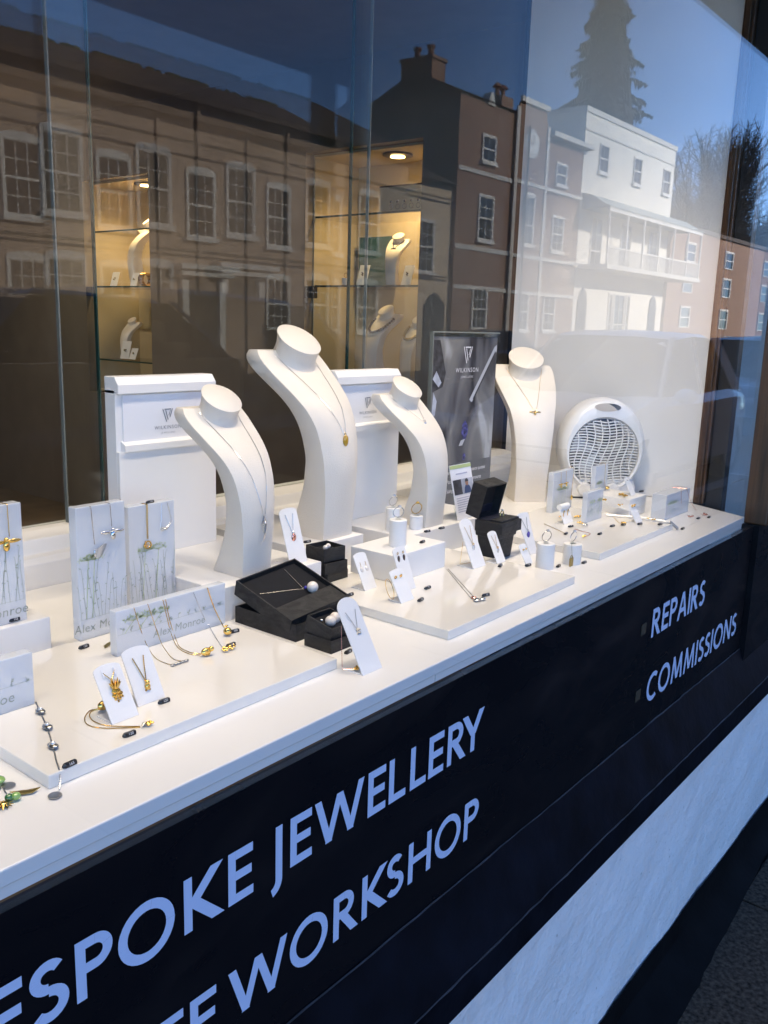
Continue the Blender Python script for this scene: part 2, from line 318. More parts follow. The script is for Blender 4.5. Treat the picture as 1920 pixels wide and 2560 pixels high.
# ------------------------------------------------------------------ houses across the street (seen only as reflections in the glass)
FY = -16.4
_wc = {}
def window(parent, xc, z0, w_, h, cols, rows_, y=FY, arch=False, sill=True, surround=0.075, facing=1):
    key = (round(w_, 2), round(h, 2), cols, rows_, arch, sill, surround)
    if key not in _wc:
        f = MB(); s = surround; a, b = -w_ / 2, w_ / 2
        f.box(a - s, a, 0, .06, -.02, h + s); f.box(b, b + s, 0, .06, -.02, h + s); f.box(a, b, 0, .058, h, h + s)
        if arch:
            top = [(a - s, 0.061, h + s)] + [(-(w_ / 2 + s) * math.cos(math.pi * k / 8), 0.061, h + s + 0.10 * math.sin(math.pi * k / 8)) for k in range(1, 8)] + [(b + s, .061, h + s)]
            f.prism(top, (0, -.06, 0))
        if sill: f.box(a - s - .05, b + s + .05, 0, .12, -.13, -.02)
        g = MB(); t = .035
        for k in range(cols + 1): x = a + w_ * k / cols; tt = t * (1.3 if k in (0, cols) else .6); g.box(x - tt / 2, x + tt / 2, .012, .04, 0, h)
        for k in range(rows_ + 1): z = h * k / rows_; tt = t * (1.5 if k in (0, rows_, rows_ // 2) else .6); g.box(a, b, .014, .038, z - tt / 2, z + tt / 2)
        p = MB().add([(a, .008, 0), (b, .008, 0), (b, .008, h), (a, .008, h)], [(0, 1, 2, 3)])
        _wc[key] = (f.mesh('window'), g.mesh('sash'), p.mesh('pane'))
    f, g, p = _wc[key]
    o = link('window', f, 'frame', parent); o.location = (xc - parent.location.x, y - parent.location.y, z0 - parent.location.z)
    link('sash', g, 'frame', o); link('pane', p, 'dpane', o); return o

# long terracotta house
h1 = thing('rendered_house', 'long terracotta rendered house with white sash windows and tiled roof', 'house', (14, -18, 0))
L1 = lambda mb, n, m, p=h1, **k: mb.xf(Matrix.Translation(-p.matrix_world.translation if False else -Vector(p.location))).build(n, m, p, **k)
L1(MB().box(-4, 22.2, -24, FY, 0, 6.33), 'wall', 'orange'); L1(MB().box(22.2, 24.75, -24, FY - .15, 0, 5.85), 'side_wing', 'creamr')
L1(MB().prism([(-4.3, FY + .3, 6.33), (-4.3, -20.4, 8.35), (-4.3, -24.2, 6.33)], (26.7, 0, 0)), 'roof', 'slate')
L1(MB().prism([(22.25, FY + .15, 5.85), (22.25, -20.3, 7.7), (22.25, -24.1, 5.85)], (2.5, 0, 0)), 'wing_roof', 'slate')
L1(MB().box(-4, 22.4, FY + .18, FY + .30, 6.20, 6.32), 'gutter', 'slate')
for zz in (5.39, 2.99): L1(MB().box(-4, 24.7, FY + .002, FY + .03, zz - .025, zz + .025), 'string_course', 'slate')
for x in (17.0, 14.1): L1(MB().box(x, x + .09, FY, FY + .09, 0, 6.2), 'drainpipe', 'orange')
rr = random.Random(5)
moss = MB()
for k in range(160):
    x = rr.uniform(6, 22); moss.ball((x, -20.4, 8.36), rr.uniform(.03, .12), 6, 3, (1.5, 1, .8))
L1(moss, 'ridge_moss', 'ivy')['kind'] = 'stuff'
for xc in (8.0, 10.64, 12.89, 15.46, 18.21, 20.36): window(h1, xc, 3.50, .80, 1.50, 3, 4, arch=True)
window(h1, 23.29, 3.12, .9, 1.5, 3, 4, y=FY - .15)
for xc in (8.0, 10.64, 12.89, 18.21, 20.36): window(h1, xc, 1.25, .80, 1.32, 3, 4, arch=True)
dr = L1(MB().box(14.95, 15.97, FY, FY + .03, 0, 2.35), 'door', 'door')
L1(MB().box(14.75, 14.95, FY, FY + .14, 0, 2.5).box(15.97, 16.17, FY, FY + .14, 0, 2.5).box(14.6, 16.32, FY, FY + .32, 2.5, 2.66).box(14.5, 16.42, FY, FY + .42, 2.66, 2.78), 'door_surround', 'frame')
L1(MB().prism([(23.4, FY - .14, 0), (24.5, FY - .14, 0), (24.5, FY - .14, 2.1), (24.2, FY - .14, 2.4), (23.95, FY - .14, 2.48), (23.7, FY - .14, 2.4), (23.4, FY - .14, 2.1)], (0, .05, 0)), 'arched_passage', 'dark')

# tall brick house
h2 = thing('brick_house', 'tall dark brick house with gable chimney and pale string courses', 'house', (26.4, -18, 0))
T2 = lambda mb, n, m, p=h2, **k: mb.xf(Matrix.Translation(-Vector(p.location))).build(n, m, p, **k)
T2(MB().box(24.76, 28.1, -20.1, FY, 0, 8.7), 'wall', 'brick'); T2(MB().prism([(24.74, FY + .12, 8.7), (24.74, -18.25, 9.52), (24.74, -20.2, 8.7)], (3.35, 0, 0)), 'roof', 'slate')
ch = T2(MB().box(24.8, 25.55, -18.85, -17.6, 8.6, 9.85).box(24.75, 25.6, -18.9, -17.55, 9.85, 9.95), 'chimney', 'brick')
for yy_ in (-18.5, -17.95): MB().lathe([(.12, 0), (.09, .3), (.15, .34), (.15, .4)], 10, (25.2 - 26.4, yy_ + 18, 9.95)).build('chimney_pot', 'pot', ch)
for zz in (6.45, 4.02, 2.74): T2(MB().box(24.77, 28.1, FY, FY + .05, zz - .07, zz + .07), 'string_course', 'trim')
window(h2, 26.52, 6.87, .72, .74, 2, 2); window(h2, 26.52, 4.36, .82, 1.36, 2, 4); window(h2, 26.4, 1.4, .82, 1.3, 3, 4)
T2(MB().prism([(26.3, FY + .06, 8.6), (26.75, FY + .06, 8.6), (26.6, FY + .06, 9.0), (26.45, FY + .06, 9.0)], (0, -.3, 0)), 'finial', 'trim')

# brick house with clock bay
h3 = thing('clock_house', 'brick house with round clock on a raised pedimented bay', 'house', (30.8, -18, 0))
T3 = lambda mb, n, m, p=h3, **k: mb.xf(Matrix.Translation(-Vector(p.location))).build(n, m, p, **k)
T3(MB().box(28.11, 33.4, -21, FY - .02, 0, 8.4), 'wall', 'brick')
T3(MB().prism([(28.12, FY, 0), (30.45, FY, 0), (30.45, FY, 8.5), (30.3, FY, 8.75), (30.2, FY, 9.1), (29.9, FY, 9.25), (28.7, FY, 9.25), (28.4, FY, 9.1), (28.12, FY, 8.75)], (0, .06, 0)), 'clock_bay', 'brick')
T3(MB().box(28.1, 28.3, FY + .06, FY + .12, 0, 8.9).box(30.28, 30.47, FY + .06, FY + .12, 0, 8.6).box(28.3, 30.28, FY + .06, FY + .16, 9.1, 9.27), 'quoin_pier', 'trim')
ck = T3(MB().lathe([(.46, 0), (.5, .03), (.46, .06)], 24).xf(Matrix.Translation((29.25, FY + .06, 7.85)) @ Matrix.Rotation(R(-90), 4, 'X')), 'clock', 'trim')
MB().lathe([(.38, .06), (.38, .07)], 24).xf(Matrix.Translation((29.25 - 30.8, FY + .06 + 18, 7.85)) @ Matrix.Rotation(R(-90), 4, 'X')).build('clock_face', 'frame', ck)
MB().box(29.235 - 30.8, 29.265 - 30.8, FY + 18.135, FY + 18.145, 7.85, 8.15).box(29.05 - 30.8, 29.25 - 30.8, FY + 18.135, FY + 18.146, 7.84, 7.87).build('clock_hands', 'dark', ck)
T3(MB().box(30.47, 33.75, FY - .02, FY + .3, 8.33, 8.5), 'cornice', 'trim')
for zz in (6.5, 4.0, 2.72): T3(MB().box(28.3, 33.4, FY + .062, FY + .11, zz - .06, zz + .06), 'string_course', 'trim')
window(h3, 31.68, 6.82, .74, .68, 2, 2, y=FY - .02); window(h3, 31.68, 4.4, .80, 1.2, 2, 4, y=FY - .02); window(h3, 31.4, 1.4, .84, 1.25, 2, 4, y=FY - .02); window(h3, 29.3, 4.45, .62, 1.6, 2, 5, y=FY + .06, arch=True); window(h3, 29.3, 1.4, .62, 1.3, 2, 4, y=FY + .06)
T3(MB().tube([(28.9, FY + .16, 0), (28.9, FY + .16, 8.4)], .04, 8), 'drainpipe', 'dark')
cp = T3(MB().box(29.6, 30.4, -18.6, -17.9, 8.4, 9.75), 'chimney', 'brick')
for x in (29.8, 30.2): MB().lathe([(.1, 0), (.08, .3), (.2, .34), (.05, .5)], 10, (x - 30.8, -18.25 + 18, 9.75)).build('chimney_pot', 'pot', cp)

# white stucco house with canopied balcony
h4 = thing('stucco_house', 'white stucco house with striped balcony canopy and slender posts', 'house', (38, -18, 0))
T4 = lambda mb, n, m, p=h4, **k: mb.xf(Matrix.Translation(-Vector(p.location))).build(n, m, p, **k)
T4(MB().box(33.41, 42.7, -22, FY, 0, 9.75), 'wall', 'whiter'); T4(MB().box(33.36, 42.75, -22.05, FY + .05, 9.75, 9.95), 'parapet_coping', 'trim')
T4(MB().box(33.42, 42.7, FY, FY + .04, 9.08, 9.16), 'string_course', 'trim')
for xc in (35.15, 38.5, 41.8): window(h4, xc, 7.75, .78, 1.02, 2, 2, surround=.03)
for xc in (35.0, 37.9, 40.9): window(h4, xc, 4.0, .95, 1.95, 2, 3, surround=.05, sill=False)
rings = [[(x, FY + .02 + d, z) for d, z in ((0, 6.75), (.35, 6.68), (.7, 6.48), (1.0, 6.3), (1.25, 6.22), (1.25, 6.16), (0, 6.16))] for x in (33.5, 43.9)]
T4(MB().loft(rings), 'canopy', 'canopy')
T4(MB().box(33.5, 43.9, FY, FY + 1.3, 3.85, 4.02), 'balcony_floor', 'trim'); T4(MB().box(33.5, 43.9, FY + 1.15, FY + 1.24, 6.02, 6.16), 'balcony_beam', 'frame')
for k in range(7): x = 33.6 + k * 1.7; T4(MB().box(x, x + .07, FY + 1.16, FY + 1.23, 4.02, 6.02), 'balcony_post', 'frame')
rl = MB().box(33.6, 43.85, FY + 1.17, FY + 1.21, 4.66, 4.72)
for k in range(100): x = 33.65 + k * .102; rl.box(x, x + .022, FY + 1.18, FY + 1.2, 4.02, 4.66)
T4(rl, 'balcony_railing', 'frame')
for x in (34.15, 41.5): T4(MB().prism([(x - .42, FY, 0), (x + .42, FY, 0), (x + .42, FY, 2.55), (x + .3, FY, 2.95), (x, FY, 3.15), (x - .3, FY, 2.95), (x - .42, FY, 2.55)], (0, .04, 0)), 'arched_door', 'door')
window(h4, 37.75, 1.1, 1.0, 1.9, 2, 3); window(h4, 36.85, 1.1, .3, 1.9, 1, 3, surround=.06); window(h4, 38.65, 1.1, .3, 1.9, 1, 3, surround=.06)

# brick block further along, and walls
h5 = thing('brick_block', 'low modern brick block with white casement windows beyond the balcony house', 'house', (56, -20, 0))
T5 = lambda mb, n, m, p=h5, **k: mb.xf(Matrix.Translation(-Vector(p.location))).build(n, m, p, **k)
T5(MB().box(43.6, 74, -28, FY - .2, 0, 6.55), 'wall', 'brick'); T5(MB().box(43.5, 74.1, -28.1, FY - .1, 6.55, 6.75), 'roof_edge', 'slate')
for xc in (46.3, 52.3, 59.5, 66):
    for z0, hh in ((5.05, .85), (3.5, .95), (1.75, 1.0)): window(h5, xc, z0, 1.25, hh, 1, 2, y=FY - .2, sill=False)

# trees behind the houses
def bare_tree(name, label, base, height, spread, seed):
    rn = random.Random(seed); t = thing(name, label, 'tree', base); trunk = MB(); tw = MB(); H_ = height
    trunk.tube([(0, 0, 0), (.1, 0, H_ * .2), (0, .1, H_ * .38), (.15, 0, H_ * .55)], [H_ * .03, H_ * .026, H_ * .021, H_ * .012], 8)
    def bez(a, b, c, n): return [a * (1 - u) ** 2 + b * 2 * u * (1 - u) + c * u * u for u in [k / n for k in range(n + 1)]]
    limbs = []
    for k in range(44):
        an = k * 2.4; el = rn.uniform(.05, 1.0); a = Vector((0, 0, H_ * rn.uniform(.26, .5))); c = Vector((math.cos(an) * spread * math.sqrt(1 - el * el * .9), math.sin(an) * spread * math.sqrt(1 - el * el * .9), H_ * (.48 + .40 * el)))
        b = a.lerp(c, .5) + Vector((0, 0, H_ * .02)) + Vector((rn.uniform(-.5, .5), rn.uniform(-.5, .5), 0)); pts = bez(a, b, c, 8); trunk.tube(pts, [H_ * .010 * (1 - .75 * i / 8) for i in range(9)], 5, False); limbs.append(pts)
    for pts in limbs:
        for m_ in range(34):
            i = rn.randint(2, 8); a = pts[i]; d = (pts[i] - pts[i - 1]).normalized(); v = Vector((rn.gauss(0, 1), rn.gauss(0, 1), rn.gauss(.35, .8))).normalized(); l = rn.uniform(.07, .15) * H_
            c = a + (d * .9 + v * .8).normalized() * l; br_ = bez(a, a.lerp(c, .5) + v * l * .12, c, 4); tw.tube(br_, [.036, .032, .026, .022, .017], 3, False)
            for q_ in range(6):
                e = br_[rn.randint(1, 4)]; g_ = Vector((rn.gauss(0, 1), rn.gauss(0, 1), rn.gauss(.4, .8))).normalized(); tw.tube([e, e + (g_ + d * .6).normalized() * rn.uniform(.03, .07) * H_], [.018, .011], 3, False)
    trunk.build('trunk', 'bark', t); tw.build('crown', 'bark', t); return t
bare_tree('bare_tree', 'tall leafless tree with a broad twiggy crown behind the brick block', (60.6, -20.5, 0), 14.6, 3.6, 4)
bare_tree('bare_tree', 'smaller leafless tree further along behind the brick block', (76, -25, 0), 12, 3.5, 9)

def conifer(label, base, height, rad, seed):
    rn = random.Random(seed); t = thing('conifer', label, 'tree', base); MB().tube([(0, 0, 0), (0, 0, height)], [rad * .12, .05], 8).build('trunk', 'bark', t); cr = MB()
    for k in range(5200):
        u = rn.random() ** 1.15; z = height * (.10 + .90 * u); r0 = (rad * (1 - z / height) + .12) * (.86 + .22 * math.sin(z * 2.3)) ; a = rn.uniform(0, 6.283)
        l = r0 * (rn.uniform(.55, 1.1) if rn.random() < .93 else rn.uniform(1.1, 1.4)); c = Vector((math.cos(a), math.sin(a), 0)); s_ = Vector((-math.sin(a), math.cos(a), 0)); p0 = Vector((0, 0, z)); p1 = p0 + c * l + Vector((0, 0, -.35 * l))
        for q in range(5):
            f = .4 + .6 * q / 4; m_ = p0.lerp(p1, f) + s_ * rn.uniform(-.12, .12); w2 = rn.uniform(.06, .17); dz = rn.uniform(.15, .45)
            cr.add([m_ + s_ * w2, m_ - s_ * w2, m_ - s_ * w2 * .4 + Vector((0, 0, -dz)) + c * .08], [(0, 1, 2)])
    for k in range(130):
        z = rn.uniform(.25, .88) * height; a = rn.uniform(0, 6.283); l = (rad * (1 - z / height) + .1) * rn.uniform(1.02, 1.42); c = Vector((math.cos(a), math.sin(a), 0)); s_ = Vector((-math.sin(a), math.cos(a), 0))
        for q in range(9):
            m_ = Vector((0, 0, z)) + c * l * (.6 + .4 * q / 8) + Vector((0, 0, -.3 * l * (.6 + .4 * q / 8) ** 2)) + s_ * rn.uniform(-.15, .15); dz = rn.uniform(.3, .9) * (1.1 - q / 12)
            cr.add([m_ + s_ * .16, m_ - s_ * .16, m_ + Vector((0, 0, -dz)) + s_ * rn.uniform(-.1, .1)], [(0, 1, 2)]); cr.add([m_ + c * .16, m_ - c * .16, m_ + Vector((0, 0, -dz * .8)) + c * rn.uniform(-.1, .1)], [(0, 1, 2)])
    cr.loft([[(math.cos(6.283 * k / 14) * r_ * (1 + .25 * math.sin(k * 5 + z)), math.sin(6.283 * k / 14) * r_ * (1 + .25 * math.cos(k * 3 + z)), z) for k in range(14)] for r_, z in [(rad * .55, height * .12), (rad * .52, height * .3), (rad * .38, height * .5), (rad * .22, height * .7), (rad * .02, height * .97)]])
    cr.build('crown', 'needle', t); return t
conifer('towering dark conifer with drooping branches behind the white stucco house', (51.3, -24.5, 0), 24, 4.9, 11)
def shrub(label, base, s, seed):
    rn = random.Random(seed); t = thing('evergreen_bush', label, 'shrub', base); MB().tube([(0, 0, 0), (0, 0, s[2])], [.1, .03], 6).build('trunk', 'bark', t); b = MB()
    for k in range(2200):
        d = Vector((rn.gauss(0, 1), rn.gauss(0, 1), rn.gauss(0, 1))).normalized() * rn.uniform(.5, 1.05); p = Vector((d.x * s[0], d.y * s[1], s[2] * .6 + d.z * s[2] * .45)); a = rn.uniform(0, 6.28); q = rn.uniform(.08, .2)
        b.add([p, p + Vector((math.cos(a), math.sin(a), rn.uniform(-.5, .8))) * q, p + Vector((-math.sin(a), math.cos(a), rn.uniform(-.5, .8))) * q], [(0, 1, 2)])
    b.build('crown', 'ivy', t)
shrub('dark ivy clad evergreen rising over the brick block roof', (62.3, -19.5, 0), (2.3, 1.6, 9.2), 21)
shrub('rounded evergreen bush further right over the brick block roof', (70, -19.5, 0), (2.8, 1.6, 8.0), 22)

# ------------------------------------------------------------------ parked cars
def car(label, loc, rz, paint, roof=1.46, length=4.2, width=1.76):
    t = thing('parked_car', label, 'car', loc, rz)
    hw = width / 2; f = length / 4.2
    st = [(-2.08, .45, .30, .62), (-2.0, .74, .24, .70), (-1.75, .84, .20, .80), (-1.2, .88, .18, .93), (-.95, .88, .18, .98), (0, .88, .18, .97), (1.2, .88, .18, .99), (1.7, .86, .20, .98), (1.98, .80, .26, .92), (2.08, .66, .34, .80)]
    k = hw / .88; rings = []
    for x, w_, z0, z1 in st:
        w_ *= k; zm = (z0 + z1) / 2
        rings.append([(x * f, -w_ * .86, z0), (x * f, w_ * .86, z0), (x * f, w_, z0 + .12), (x * f, w_, zm), (x * f, w_ * .985, z1 - .08), (x * f, w_ * .9, z1), (x * f, 0, z1 + .03), (x * f, -w_ * .9, z1), (x * f, -w_ * .985, z1 - .08), (x * f, -w_, zm), (x * f, -w_, z0 + .12)])
    MB().loft(rings).build('body', paint, t, True)
    gs = [(-1.0, .80, .985), (-.25, .70, roof - .07), (.1, .66, roof - .01), (.7, .655, roof), (1.3, .64, roof - .05), (1.75, .66, 1.02)]
    top = [(-.38, .62, roof - .10), (-.2, .65, roof - .03), (.3, .66, roof + .005), (.75, .65, roof - .005), (1.05, .62, roof - .06), (1.22, .60, roof - .15)]
    rings = [[(x * f, -w_ * k, z - .03), (x * f, -w_ * k * .93, z), (x * f, 0, z + .025), (x * f, w_ * k * .93, z), (x * f, w_ * k, z - .03)] for x, w_, z in top]
    MB().loft(rings).build('roof', paint, t, True)
    g = MB(); zb = .97; zt = roof - .06
    fb, ft, rt, rb = -1.02 * f, -.36 * f, 1.16 * f, 1.78 * f; wb, wt = .80 * k, .63 * k
    ws = MB().add([(fb - .06, -wb * .5, zb), (fb - .06, wb * .5, zb), (fb + .1, wb * .97, zb), (ft + .06, wt * .97, zt), (ft - .02, wt * .5, zt + .02), (ft - .02, -wt * .5, zt + .02), (ft + .06, -wt * .97, zt), (fb + .1, -wb * .97, zb)], [(0, 1, 4, 5), (1, 2, 3, 4), (7, 0, 5, 6)])
    ws.build('windscreen', 'carglass', t, True)
    MB().add([(rb, -wb * .95, zb), (rb, wb * .95, zb), (rt, wt * .95, zt), (rt, -wt * .95, zt)], [(0, 1, 2, 3)]).build('rear_window', 'carglass', t)
    for s_ in (-1, 1):
        for (x0, x1, x2, x3) in ((fb + .14, .28 * f, .28 * f, ft + .1), (.36 * f, rb - .35, rt - .22, .36 * f)):
            MB().add([(x0, s_ * wb * .985, zb), (x1, s_ * wb * .995, zb), (x2, s_ * wt * 1.01, zt), (x3, s_ * wt * 1.01, zt)], [(0, 1, 2, 3)]).build('side_window', 'carglass', t)
        MB().prism([(fb + .06, s_ * wb * .99, zb - .01), (fb + .13, s_ * wb * 1.0, zb - .01), (ft + .11, s_ * wt * 1.02, zt + .03), (ft + .03, s_ * wt * .99, zt + .02)], (0, s_ * .012, 0)).build('windscreen_pillar', paint, t)
        MB().prism([(rb - .35, s_ * wb * .99, zb - .02), (rb + .02, s_ * wb * .97, zb - .02), (rt + .04, s_ * wt, zt + .03), (rt - .22, s_ * wt * 1.01, zt + .03)], (0, s_ * .012, 0)).build('rear_pillar', paint, t)
        MB().prism([(.28 * f, s_ * wb * .99, zb - .02), (.36 * f, s_ * wb * .99, zb - .02), (.36 * f, s_ * wt * 1.01, zt + .02), (.28 * f, s_ * wt * 1.01, zt + .02)], (0, s_ * .01, 0)).build('door_pillar', paint, t)
        MB().ball((fb + .28, s_ * (hw + .10), 1.0), .11, 10, 6, (.7, 1.0, .65)).build('door_mirror', paint, t, True)
        MB().ball((-1.93 * f, s_ * hw * .68, .66), .17, 10, 6, (.55, 1.1, .55)).build('headlight', 'lens', t, True)
        for x in (-1.32 * f, 1.30 * f):
            o = MB().lathe([(.2, -.1), (.31, -.1), (.32, -.06), (.32, .06), (.31, .1), (.2, .1)], 24).xf(Matrix.Translation((x, s_ * (hw - .11), .32)) @ Matrix.Rotation(R(90), 4, 'X')).build('wheel', 'tyre', t, True)
            MB().lathe([(.02, -.1), (.20, -.102), (.20, .102), (.02, .1)], 16).xf(Matrix.Translation((x, s_ * (hw - .11), .32)) @ Matrix.Rotation(R(90), 4, 'X')).build('rim', 'rim', o, True)
    MB().box(-2.10 * f, -2.05 * f, -.45, .45, .40, .55).build('grille', 'dark', t)
    MB().box(-2.12 * f, -2.10 * f, -.26, .26, .42, .53).build('number_plate', 'frame', t)
    return t
car('white hatchback parked at the near kerb with its nose towards the viewer', (8.94, -3.35, -0.12), 0.0, 'carwhite', 1.57, 3.85)
car('long dark blue estate car parked right opposite the shop window', (4.15, -4.40, -0.12), math.pi, 'cardark', 1.74, 5.7, 1.8)
car('slate blue car parked behind the white hatchback', (14.4, -3.6, -0.12), 0.0, 'carblue', 1.54)
car('dark car parked furthest along the kerb', (20.2, -3.6, -0.12), 0.0, 'cardark', 1.55)
car('dark car parked against the far kerb by the houses', (21.5, -12.6, -0.12), math.pi, 'cardark', 1.5)
car('slate blue car parked against the far kerb', (33.5, -12.6, -0.12), math.pi, 'carblue', 1.5)

# ================================================================== SHOP FRONT
X0, X1 = -1.2, 2.226
sf = thing('shop_front', 'jeweller shop front with black stall riser, big window and white rendered base', 'shop', (0.5, 0, 0))
SF = lambda mb, n, m, **k: mb.xf(Matrix.Translation(-Vector(sf.location))).build(n, m, sf, **k)
SF(MB().box(X0, X1, 0.002, 0.010, 1.0012, 2.45), 'window_pane', 'pane')
SF(MB().box(X0, X1 - .001, 0.0012, 0.014, 0.6842, 1.001), 'stall_riser', 'board')
prof = [(0.0, .684), (-.042, .578), (-.044, .523), (-.006, .520), (.05, .520), (.05, .684)]
SF(MB().prism([(X0 - .3, y, z) for y, z in prof], (3.95, 0, 0)), 'window_sill', 'sill', bevel=.002)
rn = random.Random(12)
def worn_strip(y, z, r, dx):
    pts = []; rad = []
    for k in range(130): x = X0 - .3 + 3.95 * k / 129; pts.append((x, y + rn.uniform(-.0006, .0006), z + rn.uniform(-.0006, .0006))); rad.append(r * rn.uniform(.6, 1.2))
    SF(MB().tube(pts, rad, 5), 'sill_arris', 'sill_worn')
worn_strip(-.0005, .6845, .0015, 0); worn_strip(-.0425, .5785, .0018, 0)
# rough render face as an uneven grid, its lower edge wandering above the black plinth
def rough_face(x0, x1, zt, zb, y, nx, nz, amp, seed, wob=0.0, wobt=0.0):
    q = random.Random(seed); g = MB(); vs = []
    lo = [q.gauss(0, 1) for _ in range(nx + 1)]; lo = [(lo[max(i - 2, 0)] + lo[max(i - 1, 0)] + lo[i] + lo[min(i + 1, nx)] + lo[min(i + 2, nx)]) / 5 for i in range(nx + 1)]
    lt = [q.gauss(0, 1) for _ in range(nx + 1)]
    for j in range(nz + 1):
        for i in range(nx + 1):
            b = zb + lo[i] * wob; t_ = zt + lt[i] * wobt; vs.append((x0 + (x1 - x0) * i / nx, y + q.gauss(0, amp) + .002 * math.sin(i * .35 + j * .8), t_ + (b - t_) * j / nz))
    fs = [(j * (nx + 1) + i, j * (nx + 1) + i + 1, (j + 1) * (nx + 1) + i + 1, (j + 1) * (nx + 1) + i) for j in range(nz) for i in range(nx)]
    return g.add(vs, fs)
SF(rough_face(X0 - .3, 2.70, .521, .09, -.017, 170, 18, .0007, 4, .004), 'render_band', 'render', smooth=True)
SF(rough_face(X0 - .3, 2.70, .540, .5195, -.0215, 200, 2, .0003, 9, .0022), 'render_top_paint', 'plinth', smooth=True)
SF(MB().box(X0 - .3, 2.69, -.008, .06, 0, .525), 'stall_wall', 'render')
pl = MB(); n = 90; q = random.Random(8); top = [0.105 + q.uniform(-.006, .006) for _ in range(n + 1)]; vs = []
for i in range(n + 1):
    x = X0 - .3 + 4.19 * i / n; tp = (top[i] + top[max(i - 1, 0)] + top[min(i + 1, n)]) / 3
    bo = -.135 + .085 * max(0, min(1, (x - 1.2) / 1.6)) + q.uniform(-.003, .003)
    vs += [(x, -.0215, tp), (x, -.026 + q.uniform(-.001, .001), .05), (x, bo * .6, .018), (x, bo, .002), (x, bo - .002, -.01)]
pl.add(vs, [(i * 5 + j, (i + 1) * 5 + j, (i + 1) * 5 + j + 1, i * 5 + j + 1) for i in range(n) for j in range(4)])
SF(pl, 'plinth', 'plinth', smooth=True)
SF(MB().box(2.259, 2.312, .140, .168, 1.0305, 2.45).box(2.252, 2.2585, .147, .161, 1.0305, 2.45), 'inner_post', 'wood', bevel=.003); SF(MB().box(2.272, 2.306, .098, .1395, 1.0, 2.45), 'pane_frame', 'door', bevel=.002)
SF(MB().box(2.229, 2.300, -.028, .028, 1.005, 2.45).box(2.240, 2.288, -.036, -.028, 1.005, 2.45), 'corner_post', 'wood', bevel=.004)
SF(MB().prism([(2.285, .100, 1.006), (2.291, .100, 1.006), (2.271, .030, 1.006), (2.265, .030, 1.006)], (0, 0, 1.44)), 'return_pane', 'pane')
SF(MB().box(2.228, 2.70, -.012, .03, .002, 1.004), 'lobby_riser', 'board')
SF(MB().box(2.262, 2.290, .1685, .735, 1.03, 2.45), 'end_wall', 'white')
SF(MB().box(X0, 2.26, .012, .735, 2.45, 2.48), 'display_ceiling', 'white')
SF(MB().prism([(X0, y, z) for y, z in [(.668, 1.0), (.668, 1.070), (.676, 1.078), (.690, 1.080), (.698, 1.102), (.735, 1.108), (.772, 1.108), (.772, 1.0)]], (3.455, 0, 0)), 'back_ledge', 'white', bevel=.002)
SF(MB().box(3.30, 3.36, -.05, .44, 0, 2.6), 'lobby_wall', 'lobby'); SF(MB().box(3.285, 3.36, .44, .60, 0, 2.6), 'lobby_door_frame', 'door'); SF(MB().box(2.315, 3.30, .74, .78, 0, 2.6), 'lobby_door', 'door')
for zz in (.55, .95, 1.16, 1.27): SF(MB().box(3.292, 3.30, .02, .40, zz, zz + .012), 'door_panel_line', 'lobby')
SF(MB().box(2.27, 3.4, 0.03, .74, 2.48, 2.55), 'lobby_ceiling', 'white'); SF(MB().box(-3, 3.6, -.06, .0015, 2.451, 2.95), 'fascia', 'board')
SF(MB().box(-3, 3.6, -.44, -.0605, 2.38, 2.64), 'sky_shade_box', 'sill', bevel=.01)  # unseen box added to shade the end wall top and darken reflected sky
SF(MB().box(-12, 70, .012, 9, 2.96, 8.6), 'upper_wall', 'brick'); SF(MB().box(3.37, 70, .012, 9, -.1, 2.95), 'neighbour_wall', 'brick'); SF(MB().box(-12, X0 - .01, .012, .3, -.1, 2.95), 'left_pier', 'sill')
SF(MB().box(2.30, 3.30, .0, .74, -.1, .006), 'lobby_step', 'slab')
# interior of the shop behind the sliding glass
SF(MB().box(-4, 2.9, .78, 6.0, .30, .34), 'shop_floor', 'shopfloor'); SF(MB().box(-4, 3.3, .80, 6.0, 2.5, 2.56), 'shop_ceiling', 'shopwall'); SF(MB().box(-4, 3.3, 6.0, 6.1, .3, 2.5), 'shop_back_wall', 'shopwall'); SF(MB().box(-4.1, -4, .0, 6.1, .3, 2.5), 'shop_left_wall', 'shopwall')
SW = 2.90; cabs = [(1.555, 2.175), (3.265, 3.84)]
ww = MB(); ys = [.79] + [v for c in cabs for v in c] + [6.0]
for k in range(0, len(ys), 2): ww.box(SW, SW + .05, ys[k], ys[k + 1], .30, 2.5)
for a, b in cabs: ww.box(SW, SW + .049, a, b, 2.162, 2.5); ww.box(SW, SW + .049, a, b, .3, 1.036)
SF(ww, 'shop_side_wall', 'shopwall')

